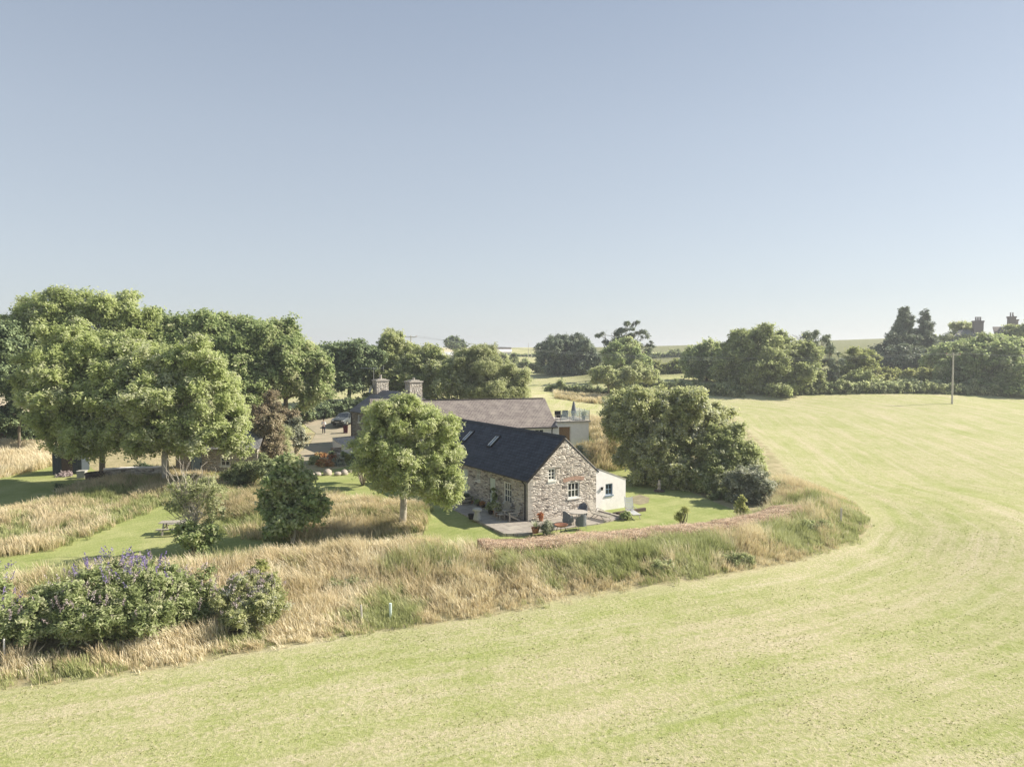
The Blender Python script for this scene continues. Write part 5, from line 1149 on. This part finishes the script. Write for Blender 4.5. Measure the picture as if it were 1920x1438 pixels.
# round planter with plants
p = at(871, 944); o = empty('barrel_planter', p, 0, 'round grey half-barrel planter against the cottage wall by the far door', 'planter')
MB().lathe([(.44, 0), (.52, .3), (.50, .52), (.45, .52), (.45, .44), (.01, .44)], n=22).build('barrel', M_wood_grey, o)
MB().lathe([(.51, .14), (.525, .14), (.53, .18), (.515, .18)], n=22).lathe([(.525, .38), (.53, .38), (.528, .42), (.52, .42)], n=22).build('hoops', M_black, o)
crown('plant', [((p.x, p.y, p.z+.58), (.36, .36, .16))], L_dark, o, tuple(p), .13, (.1, .05), .5, 1, .4)
def potted(px, py, r, h, potm, lm, lobes, label, leaf=(.12, .07), name='potted_plant', z=TZ0, tint=.5, pr=.14, base=None):
    p = base or at(px, py, z); o = empty(name, p, 0, label, 'potted plant')
    MB().lathe([(r*.68, 0), (r, h*.9), (r*1.08, h*.9), (r*1.08, h), (r*.9, h), (r*.86, h*.85), (.01, h*.84)], n=16).build('pot', potm, o, smooth=False)
    crown('plant', [((p.x+a, p.y+b_, p.z+h+c), (rx, rx, rz)) for a, b_, c, rx, rz in lobes], lm, o, tuple(p), pr, leaf, .5, 1.2, tint); return o
potted(931, 967, .22, .34, M_terra, L_bush, [(0, 0, .22, .3, .26), (.1, 0, .4, .2, .16)], 'terracotta pot with green leafy plant in front of the pale door')
potted(920, 963, .2, .32, M_plant_pot, L_bud, [(0, 0, .2, .26, .24)], 'dark pot with bright green plant just left of the terracotta one')
potted(0, 0, .14, .24, M_plant_pot, L_syc, [(0, 0, .35, .1, .3), (.05, 0, .8, .12, .3), (0, 0, 1.15, .1, .15)], 'tall slender climbing plant in a small pot beside the pale door', base=CL(-.35, 3.55, TZ0))
potted(0, 0, .17, .2, M_plant_pot, L_syc, [(0, 0, .12, .2, .12)], 'low pot plant against the wall, middle of three between the doors', base=CL(-.35, 5.6, TZ0))
potted(0, 0, .18, .22, M_terra, L_weed, [(0, 0, .12, .2, .14)], 'low pot plant nearest the half-barrel, between the doors', base=CL(-.35, 6.6, TZ0))
potted(0, 0, .16, .2, M_plant_pot, L_orange, [(0, 0, .1, .17, .11)], 'low pot with orange flowers, nearest the pale door', base=CL(-.32, 4.95, TZ0))
potted(0, 0, .16, .26, M_terra, L_red, [(0, 0, .12, .16, .12)], 'small terracotta pot with reddish plant at the foot of the gable', base=CL(.75, -.35, TZ0))
# agave
p = at(1006, 1000); p = at(1004, 999); o = strapplant('agave_plant', 'pale green variegated agave in a pot at the terrace corner', p, 46, .62, .3, L_grey, .045, .25, 'potted plant', seed=5)
MB().lathe([(.17, 0), (.24, .28), (.26, .32), (.2, .32), (.01, .3)], n=14).build('pot', M_terra, o)
shrub('twiggy_shrub', 'twiggy grey-green shrub between the agave and the fire bowl', 'shrub', [((lambda q: (q.x, q.y, .45))(at(1026, 1000)), (.42, .35, .38))], L_grey, pr=.18, leaf=(.12, .035), tint0=.2, cov=.4)
# adirondack chairs / bench
def adirondack(loc, rz, label, wd=.62, name='garden_chair', mat=None, n=5):
    o = empty(name, loc, rz, label, 'chair'); mat = mat or M_wood_grey
    s = MB()
    for i in range(6): s.box(-wd/2, wd/2, -.30+i*.1, -.215+i*.1, .36-i*.02, .385-i*.02)
    s.build('seat', mat, o)
    b = MB(); 
    for i in range(n):
        x = -wd/2+.03+(wd-.06)*(i+.5)/n; hh = 1.0 - .1*((i-(n-1)/2)/((n-1)/2))**2; b.bar((x, .26, .26), (x, .26+.30, .26+hh*.72), (wd-.06)/n*.86, .02, up=(0, 1, .3))
    b.bar((-wd/2+.03, .50, .72), (wd/2-.03, .50, .72), .025, .06); b.build('backrest', mat, o)
    for sx in (-1, 1):
        MB().box(sx*(wd/2+.03)-.035, sx*(wd/2+.03)+.035, -.34, -.27, 0, .55).build('leg', mat, o)
        MB().bar((sx*(wd/2+.005), .42, .03), (sx*(wd/2+.005), -.26, .38), .03, .1).build('leg', mat, o)
        MB().box(sx*(wd/2+.05)-.07, sx*(wd/2+.05)+.07, -.40, .38, .553, .58).build('armrest', mat, o)
    return o
adirondack(CL(-.75, .75, TZ0), CA+R(-95), 'weathered slatted garden chair nearest the cottage corner')
adirondack(CL(-.8, 1.75, TZ0), CA+R(-75), 'weathered slatted garden chair under the tall window', wd=.66)
# low side table
o = empty('side_table', CL(-1.25, 1.2, TZ0), CA, 'small low slatted table between the two weathered chairs', 'table'); s = MB()
for i in range(4): s.box(-.22, .22, -.2+i*.105, -.11+i*.105, .36, .385)
s.build('tabletop', M_wood_grey, o)
for sx in (-1, 1):
    for sy in (-1, 1): MB().box(sx*.18-.02, sx*.18+.02, sy*.16-.02, sy*.16+.02, 0, .358).build('leg', M_wood_grey, o)
# fire bowl
p = at(1052, 998); o = empty('fire_bowl', p, 0, 'rusty brown fire bowl on thin legs at the terrace edge', 'fire bowl')
MB().lathe([(.05, .30), (.28, .36), (.40, .46), (.42, .48), (.38, .47), (.26, .39), (.02, .34)], n=20).build('bowl', M_rust, o, smooth=True)
for i in range(3):
    a = i*2.09+.4; MB().tube([(.22*math.cos(a), .22*math.sin(a), .35), (.36*math.cos(a), .36*math.sin(a), 0)], .018, 6).build('leg', M_black, o)
# table and wicker chairs
p = CL(2.9, -1.2, TZ0); p = at(1083, 981); o = empty('garden_table', p, CA, 'round pale-topped garden table below the gable window', 'table')
MB().lathe([(.02, .70), (.60, .70), (.62, .72), (.60, .74), (.02, .74)], n=28).build('tabletop', M_concrete, o)
for i in range(4):
    a = i*math.pi/2+.7; MB().tube([(.44*math.cos(a), .44*math.sin(a), 0), (.34*math.cos(a), .34*math.sin(a), .698)], .022, 6).build('leg', M_chrome, o)
def wicker(loc, rz, label):
    o = empty('wicker_chair', loc, rz, label, 'chair', 'wicker chairs around the round table')
    poly = []; s = MB(); n = 14; inner = []; 
    vs = []; 
    for i in range(n+1):
        a = R(-20)+R(220)*i/n; x, y = math.cos(a), math.sin(a); top = .62+.28*max(0, math.sin(a))**1.5
        for (rr_, z) in ((.30, .16), (.33, top), (.29, top), (.27, .18)): vs.append((x*rr_, y*rr_+.02, z))
    fs = []
    for i in range(n):
        for k in range(4): fs.append((i*4+k, i*4+(k+1) % 4, (i+1)*4+(k+1) % 4, (i+1)*4+k))
    fs += [(0, 1, 2, 3), (n*4, n*4+1, n*4+2, n*4+3)]
    MB().add(vs, fs).build('wicker_shell', M_wicker, o)
    MB().box(-.26, .26, -.26, .25, .2, .40).build('seat', M_wicker, o, bevel=.03)
    MB().box(-.24, .24, -.25, .22, .402, .47).build('cushion', M_wicker_light, o, bevel=.03)
    for sx in (-1, 1):
        for sy in (-1, 1): MB().tube([(sx*.22, sy*.2, .2), (sx*.25, sy*.24, 0)], .018, 6).build('leg', M_chrome, o)
    return o
tp = p
wicker(at(1065, 984), CA+R(90+10), 'grey wicker chair with pale cushion on the left of the round table')
wicker(at(1089, 990), R(200), 'grey wicker chair nearest the camera, back towards us at the round table')
wicker(at(1092, 970), R(-20), 'dark wicker chair on the wall side of the round table')
# loungers
def lounger(loc, rz, label, mat, sling, back=55):
    o = empty('garden_lounger', loc, rz, label, 'lounger'); f = MB()
    for sx in (-.27, .27): f.bar((sx, -1.0, .30), (sx, .35, .32), .035, .05)
    f.bar((-.27, -1.0, .30), (.27, -1.0, .30), .04, .04); f.bar((-.27, -.3, .31), (.27, -.3, .31), .03, .03); f.build('frame', mat, o)
    s = MB()
    for i in range(11): s.box(-.25, .25, -.95+i*.115, -.875+i*.115, .325, .34)
    s.build('seat', sling, o)
    b = MB(); dy, dz = math.cos(R(back)), math.sin(R(back))
    for i in range(8): q = .06+i*.105; b.bar((-.25, .33+dy*q, .34+dz*q), (.25, .33+dy*q, .34+dz*q), .02, .08, up=(0, dy, dz))
    for sx in (-.27, .27): b.bar((sx, .33, .33), (sx, .33+dy*.92, .33+dz*.92), .03, .03)
    b.build('backrest', sling, o)
    for sx in (-.27, .27):
        MB().bar((sx, -.85, 0), (sx, -.45, .31), .035).build('leg', mat, o); MB().bar((sx, .45, 0), (sx, .05, .32), .035).build('leg', mat, o)
        MB().bar((sx*1.15, -.15, .52), (sx*1.15, .42, .56), .05, .025).build('armrest', mat, o)
    return o
lounger(at(1122, 972), R(38), 'silvered wooden steamer lounger on the paving by the white lean-to', M_wood_grey, M_wood_grey)
lounger(at(1184, 968, .02), R(12), 'grey upright garden recliner on the grass beyond the lean-to', M_wood_grey, M_wicker_light, 72)
potted(1172, 974, .2, .2, M_plant_pot, L_syc, [(0, 0, .05, .33, .16), (.12, 0, .16, .2, .12)], 'low bushy green plant in a dark bowl by the recliner', z=.02)
# sleeper edging
o = empty('sleeper_edging', CL(5.6, -1.4, .0), CA, 'dark timber sleepers edging the gravel beside the lean-to', 'edging')
MB().box(.2, 3.0, -.1, .1, -.1, .22).build('sleeper', M_wood_dark, o, bevel=.01); MB().box(-.1, .1, -1.3, 1.2, -.1, .2).build('sleeper', M_wood_grey, o, bevel=.01)
m = plain('bare_earth', (.25,.22,.14), .95, .3, 2)
pc = [G(px, py, 0)[:2] for px, py in ((1186,932),(1200,928),(1218,934),(1216,943),(1200,947),(1186,944))]
sheet('bare_earth_patch', pc, m, .045, .3)
# ornament on dark base
p = onG(1236, 922, 0); o = empty('garden_statue', p, 0, 'small pale stone figure on a dark round base on the shaded lawn', 'statue')
MB().lathe([(.42, 0), (.42, .12), (.34, .16), (.02, .16)], n=20).build('base', M_wood_dark, o)
MB().lathe([(.12, .162), (.15, .25), (.10, .38), (.13, .5), (.15, .62), (.09, .70), (.07, .74), (.10, .80), (.09, .88), (.02, .93)], n=14).build('figure', M_boulder, o, smooth=True)
# picnic table
p = onG(328, 1000, -.7); o = empty('picnic_table', p, R(8), 'weathered wooden picnic table on the lower lawn behind the dying tree', 'picnic table')
s = MB()
for i in range(6): s.box(-.85, .85, -.36+i*.12, -.25+i*.12, .72, .755)
s.build('tabletop', M_wood_grey, o)
for sy in (-1, 1):
    s = MB()
    for i in range(2): s.box(-.85, .85, sy*.68-.12+i*.125, sy*.68-.01+i*.125, .42, .455)
    s.build('seat', M_wood_grey, o)
    for sx in (-1, 1): MB().bar((sx*.58, sy*.55, 0), (sx*.58, sy*.2, .718), .04, .09, up=(1, 0, 0)).build('leg', M_wood_grey, o)
for sx in (-1, 1): MB().box(sx*.625-.02, sx*.625+.02, -.78, .78, .33, .418).build('crossbeam', M_wood_grey, o)
p = onG(398, 998, -.6); o = empty('wooden_stake', p, 0, 'slim grey stake standing right of the dying tree', 'stake'); MB().tube([(0, 0, -.1), (.02, 0, 1.15)], [.05, .04], 8).build('stake_shaft', M_pole, o)
# posts by the bank
def post(px, py, z, h, r_, mat_, label, name='fence_post', lean=0, extra=0):
    q = onG(px, py, z) ; o = MB().tube([(0, 0, -.3), (lean*.5, 0, h*.5), (lean, 0, h)], [r_, r_*.95, r_*.85], 8).build(name, mat_, loc=q); return tag(o, label, 'post')
post(679, 1172, -.2, .85, .045, M_pole, 'short grey wooden post standing in the front of the tall grass', lean=-.04)
q = P(732, 1136, 29.5); o = MB().tube([(0, 0, -.6), (0, 0, .12)], .06, 10).build('tree_guard', plain('pale_blue_plastic', (.62,.72,.72), .4, .05, 5), loc=(q.x, q.y, q.z)); tag(o, 'pale blue plastic sapling tube poking out of the bank grass', 'tree guard')
post(1576, 985, .2, 1.05, .07, M_pole, 'weathered post in the grass at the right end of the bank', lean=.03)
o = post(9, 1248, -.5, 1.0, .035, M_white, 'thin white stake at the lower left edge of the field', name='white_stake')
q = onG(14, 1244, -.5); o = MB().rock((0, 0, .1), .26, 9, .7).build('pale_rock', M_grey_stone, loc=q, smooth=True); tag(o, 'pale rock lying beside the thin white stake', 'rock')
# roof terrace furniture
def tub_chair(loc, rz, label):
    o = empty('terrace_chair', loc, rz, label, 'chair', 'dark chairs on the roof terrace')
    MB().box(-.28, .28, -.26, .26, .2, .44).build('seat', M_black, o, bevel=.03); MB().box(-.3, .3, .2, .3, .445, .82).build('backrest', M_black, o, bevel=.03)
    for sx in (-1, 1):
        for sy in (-1, 1): MB().tube([(sx*.23, sy*.2, 0), (sx*.23, sy*.2, .2)], .02, 6).build('leg', M_black, o)
tub_chair(BL(12.8, 1.6, 3.95), .3, 'left one of the two dark chairs behind the terrace glass'); tub_chair(BL(13.5, 1.9, 3.95), -.4, 'right one of the two dark chairs behind the terrace glass')
p = BL(14.2, 1.2, 3.95); o = empty('folded_parasol', p, 0, 'folded grey parasol standing on the roof terrace', 'parasol')
MB().lathe([(.05, 1.75), (.10, 1.6), (.26, .75), (.28, .62), (.05, .62)], n=12).build('canopy', M_wicker, o); MB().tube([(0, 0, .05), (0, 0, .62)], .03, 8).build('pole', M_chrome, o); MB().lathe([(.25, 0), (.25, .06), (.05, .08)], n=14).build('base', M_concrete, o)
potted(0, 0, .2, .4, M_wicker, L_bush, [(0, 0, .2, .22, .25)], 'grey pot with green plant on the right of the roof terrace', base=BL(15.0, .6, 3.95))
potted(0, 0, .16, .32, M_wicker_light, L_grey, [(0, 0, .16, .18, .22)], 'pale pot with silvery plant in the middle of the roof terrace', base=BL(14.6, 2.4, 3.95))
# courtyard bits
q = onG(640, 805, .8); o = empty('wheelie_bin', onG(648, 812, .8), .2, 'dark red bin standing at the farmhouse corner in front of the car', 'bin'); MB().prism([(-.24, 0), (.24, 0), (.28, .95), (-.28, .95)], -.28, .28, lambda u, v, w: (u, w, v)).build('bin_body', plain('dark_red_plastic', (.09,.02,.03), .5, .1, 5), o, bevel=.02); MB().box(-.3, .3, -.31, .3, .955, 1.02).build('lid', M_black, o)
o = empty('garden_bench', onG(634, 856, .4), R(25), 'dark bench in front of the white courtyard wall', 'bench'); s = MB()
for i in range(4): s.box(-.65, .65, -.22+i*.11, -.13+i*.11, .42, .45)
s.build('seat', M_wood_dark, o); s = MB()
for i in range(3): s.box(-.65, .65, .22, .25, .5+i*.13, .6+i*.13)
s.build('backrest', M_wood_dark, o)
for sx in (-1, 1):
    MB().box(sx*.6-.03, sx*.6+.03, -.22, -.16, 0, .42).build('leg', M_wood_dark, o); MB().box(sx*.6-.03, sx*.6+.03, .17, .219, 0, .9).build('leg', M_wood_dark, o)
potted(645, 862, .24, .4, M_plant_pot, L_syc, [(0, 0, .2, .28, .24)], 'potted shrub at the right end of the dark courtyard bench', z=.4)
potted(622, 858, .22, .3, M_plant_pot, L_dark, [(0, 0, .15, .26, .2)], 'dark pot plant at the left end of the courtyard bench', z=.4)

# ================================================================ CAR
cp = onG(641, 803, .9); cp.y += 2.0; cp.z = tz(cp.x, cp.y); car = empty('parked_car', cp, R(-14), 'silver blue estate car parked nose towards us beside the farmhouse', 'car')
# local: front is -Y. profile (y,z) half width by z
prof = [(-2.15,.32),(-2.2,.55),(-2.12,.78),(-1.9,.9),(-1.05,1.02),(-.45,1.05),(1.95,1.02),(2.15,.9),(2.2,.55),(2.12,.3),(1.75,.28)]
body = MB(); nprof = [(-2.12,.30),(-2.22,.45),(-2.20,.68),(-2.05,.82),(-1.6,.93),(-.95,1.0),(2.0,1.0),(2.18,.85),(2.2,.5),(2.1,.3)]
secs = [(-.90,.94,.06),(-.86,1.0,.0),(0,1.0,-.03),(.86,1.0,.0),(.90,.94,.06)]
vs = []; 
for (x, k, dz) in secs:
    for (y, z) in nprof: vs.append((x, y*(1-.03*(abs(x) > .8)+.02*(x == 0)), (z-.3)*k+.3-(dz if z > .7 else 0)))
n_ = len(nprof); fs = [(i*n_+j, i*n_+(j+1) % n_, (i+1)*n_+(j+1) % n_, (i+1)*n_+j) for i in range(len(secs)-1) for j in range(n_)] + [tuple(range(n_)), tuple(range(4*n_, 5*n_))]
body.add(vs, fs); bo = body.build('body', M_carpaint, car, bevel=.03, smooth=False)
def taper(m0, y0, y1, z0, yt0, yt1, z1, w0, w1): return m0.add([(-w0,y0,z0),(w0,y0,z0),(w0,y1,z0),(-w0,y1,z0),(-w1,yt0,z1),(w1,yt0,z1),(w1,yt1,z1),(-w1,yt1,z1)], [(0,3,2,1),(4,5,6,7),(0,1,5,4),(1,2,6,5),(2,3,7,6),(3,0,4,7)])
taper(MB(), -1.0, 2.05, .99, -.30, 1.65, 1.44, .80, .62).build('windows', M_glass, car, bevel=.02)
taper(MB(), -.36, 1.72, 1.43, -.20, 1.55, 1.50, .645, .58).build('roof', M_carpaint, car, bevel=.02)
pl = MB()
for sx in (-1, 1):
    pl.bar((sx*.805, -1.0, .99), (sx*.625, -.32, 1.45), .05); pl.bar((sx*.81, .45, .99), (sx*.63, .45, 1.45), .04); pl.bar((sx*.80, 2.05, .99), (sx*.62, 1.66, 1.45), .06)
pl.build('pillars', M_carpaint, car)
for sx in (-1, 1):
    for y in (-1.35, 1.35):
        wv = MB(); wv.tube([(sx*.74, y, .32), (sx*.93, y, .32)], .32, 20); wh = wv.build('wheel', M_tyre, car); MB().tube([(sx*.931, y, .32), (sx*.94, y, .32)], .19, 12).build('rim', M_chrome, wh)
    MB().box(min(sx*.55, sx*.84), max(sx*.55, sx*.84), -2.215, -2.1, .60, .74).build('headlight', M_lamp, car, bevel=.02)
    MB().box(min(sx*.90, sx*1.05), max(sx*.90, sx*1.05), -.78, -.62, .98, 1.1).build('mirror', M_carpaint, car, bevel=.02)
g_ = MB(); g_.box(-.5, .5, -2.255, -2.2, .56, .72)
g_.box(-.7, .7, -2.25, -2.2, .36, .46); g_.build('grille', M_black, car)
MB().box(-.26, .26, -2.275, -2.257, .47, .565).build('number_plate', M_wicker_light, car)

# ================================================================ PERSON
pp = onG(607, 814, .9); per = empty('person', pp, R(10), 'person in white shirt and navy trousers standing on the drive, arms raised to the chest', 'person')
def skin(name, verts, edges, rad, mat_, parent, sub=2):
    me = bpy.data.meshes.new(name); me.from_pydata(verts, edges, []); me.materials.append(mat_); o = bpy.data.objects.new(name, me); col.objects.link(o)
    if parent: o.parent = parent
    m1 = o.modifiers.new('skin', 'SKIN'); m1.use_smooth_shade = True
    for i, r_ in enumerate(rad): me.skin_vertices[0].data[i].radius = (r_, r_) if not hasattr(r_, '__len__') else r_
    me.skin_vertices[0].data[0].use_root = True
    m2 = o.modifiers.new('sub', 'SUBSURF'); m2.levels = sub; m2.render_levels = sub; return o
V_ = [(0,0,.95),(0,0,1.12),(0,.01,1.32),(0,0,1.46),(0,-.01,1.54),(0,-.015,1.64),(0,-.01,1.73),
      (-.17,0,1.42),(-.25,-.03,1.16),(-.10,-.24,1.22),(-.03,-.30,1.26),(.17,0,1.42),(.26,-.02,1.16),(.12,-.24,1.20),(.05,-.30,1.25),
      (-.09,0,.88),(-.10,-.02,.50),(-.11,.03,.10),(-.11,-.10,.05),(.09,0,.88),(.11,-.05,.50),(.13,.04,.10),(.14,-.09,.05)]
E_ = [(0,1),(1,2),(2,3),(3,4),(4,5),(5,6),(2,7),(7,8),(8,9),(9,10),(2,11),(11,12),(12,13),(13,14),(0,15),(15,16),(16,17),(17,18),(0,19),(19,20),(20,21),(21,22)]
Rd = [(.14,.10),(.12,.09),(.15,.10),(.06,.06),(.05,.05),(.085,.095),(.07,.08),.055,.042,.034,.025,.055,.042,.034,.025,(.08,.085),.055,.04,.035,(.08,.085),.055,.04,.035]
skin('body', V_, E_, Rd, M_skin, per)
idx = [1,2,3,7,8,9,11,12,13]; mp_ = {0:0}
sv = [(0,0,.93)]+[V_[i] for i in (1,2,3)]+[(-.17,0,1.42),(-.25,-.03,1.16),(-.13,-.21,1.21),(.17,0,1.42),(.26,-.02,1.16),(.15,-.21,1.19)]
skin('shirt', sv, [(0,1),(1,2),(2,3),(2,4),(4,5),(5,6),(2,7),(7,8),(8,9)], [(.17,.125),(.15,.115),(.17,.12),(.075,.07),.07,.056,.046,.07,.056,.046], M_shirt, per)
tv = [(0,0,.97),(-.09,0,.86),(-.10,-.02,.50),(-.11,.03,.10),(.09,0,.86),(.11,-.05,.50),(.13,.04,.10)]
skin('trousers', tv, [(0,1),(1,2),(2,3),(0,4),(4,5),(5,6)], [(.15,.115),(.10,.10),.07,.055,(.10,.10),.07,.055], M_navy, per)
MB().rock((0, .015, 1.735), .108, 3, .85).build('hair', M_hair, per, smooth=True)
for sx, f_ in ((-1, (-.11,-.06,.04)), (1, (.14,-.05,.04))): skin('shoe', [(f_[0], .04, .045), (f_[0], -.12, .035)], [(0,1)], [.05, .042], M_white, per, 1)
for sx in (-1, 1): # small hands with fingers
    b0 = Vector((sx*.04, -.30, 1.255)); hd = MB()
    for k in range(4): hd.tube([b0+Vector((0, -.02, .03-.02*k)), b0+Vector((-sx*.03, -.055, .035-.02*k)), b0+Vector((-sx*.06, -.05, .03-.02*k))], [.010, .009, .007], 6)
    hd.tube([b0+Vector((0, .0, .04)), b0+Vector((-sx*.02, -.02, .075))], [.011, .008], 6); hd.build('fingers', M_skin, per, smooth=True)

# ================================================================ LIGHT, SKY, CAMERA
az, el = R(75), R(35.5)
w = bpy.data.worlds.new('World'); sc.world = w; w.use_nodes = True; t = w.node_tree; t.nodes.clear()
wo_ = t.nodes.new('ShaderNodeOutputWorld'); bg = t.nodes.new('ShaderNodeBackground'); sk = t.nodes.new('ShaderNodeTexSky')
sk.sky_type = 'NISHITA'; sk.sun_disc = False; sk.sun_elevation = el; sk.sun_rotation = az; sk.air_density = SKY[0]; sk.dust_density = SKY[1]; sk.ozone_density = SKY[2]; sk.altitude = 0
hs_ = t.nodes.new('ShaderNodeHueSaturation'); hs_.inputs['Saturation'].default_value = SKY[4]
t.links.new(sk.outputs[0], hs_.inputs['Color']); tcw = t.nodes.new('ShaderNodeTexCoord'); sw = t.nodes.new('ShaderNodeSeparateXYZ'); t.links.new(tcw.outputs['Generated'], sw.inputs[0])
grad = ramp(t, sw.outputs[2], [(0, (.24,.262,.282)), (.10, (.232,.257,.284)), (.28, (.197,.228,.270)), (.5, (.130,.165,.222)), (1, (.09,.13,.2))])
gs = t.nodes.new('ShaderNodeVectorMath'); gs.operation = 'SCALE'; gs.inputs['Scale'].default_value = 1/SKY[3]; t.links.new(grad, gs.inputs[0])
mixed = mix(t, .78, hs_.outputs[0], gs.outputs[0]); t.links.new(mixed, bg.inputs[0]); bg.inputs[1].default_value = SKY[3]; t.links.new(bg.outputs[0], wo_.inputs[0])
sd = bpy.data.lights.new('sun', 'SUN'); sd.energy = SUN; sd.angle = R(.5); sd.color = (1, .915, .77)
so = bpy.data.objects.new('sun', sd); col.objects.link(so)
sv_ = Vector((math.sin(az)*math.cos(el), math.cos(az)*math.cos(el), math.sin(el))); so.rotation_euler = sv_.to_track_quat('Z', 'Y').to_euler(); so.location = (60, 20, 60)
cd = bpy.data.cameras.new('camera'); cam = bpy.data.objects.new('camera', cd); col.objects.link(cam); sc.camera = cam
cam.location = (0, 0, H); cam.rotation_euler = (math.pi/2-TH, 0, 0); cd.sensor_fit = 'HORIZONTAL'; cd.sensor_width = 36; cd.lens = 36*F/1920; cd.clip_end = 9000; cd.clip_start = .5
if HAZE:
    mh = bpy.data.materials.new('haze_air'); mh.use_nodes = True; tt = mh.node_tree; tt.nodes.clear(); oo = tt.nodes.new('ShaderNodeOutputMaterial'); vv = tt.nodes.new('ShaderNodeVolumePrincipled')
    vv.inputs['Color'].default_value = (.90,.94,1,1); vv.inputs['Density'].default_value = HAZE; vv.inputs['Anisotropy'].default_value = .3; tt.links.new(vv.outputs[0], oo.inputs['Volume'])
    zz_ = min(v.co.z for v in g.data.vertices)-1
    o = MB().box(-3600, 3700, -130, 5400, float(zz_), 34).build('haze', mh); tag(o, 'thin summer haze over the whole landscape', 'haze', kind='stuff')
sc.view_settings.view_transform = 'Standard'; sc.view_settings.look = 'None'; sc.view_settings.exposure = EXPO; sc.view_settings.gamma = 1
sc.cycles.max_bounces = 6; sc.cycles.transparent_max_bounces = 8; sc.cycles.volume_bounces = 0
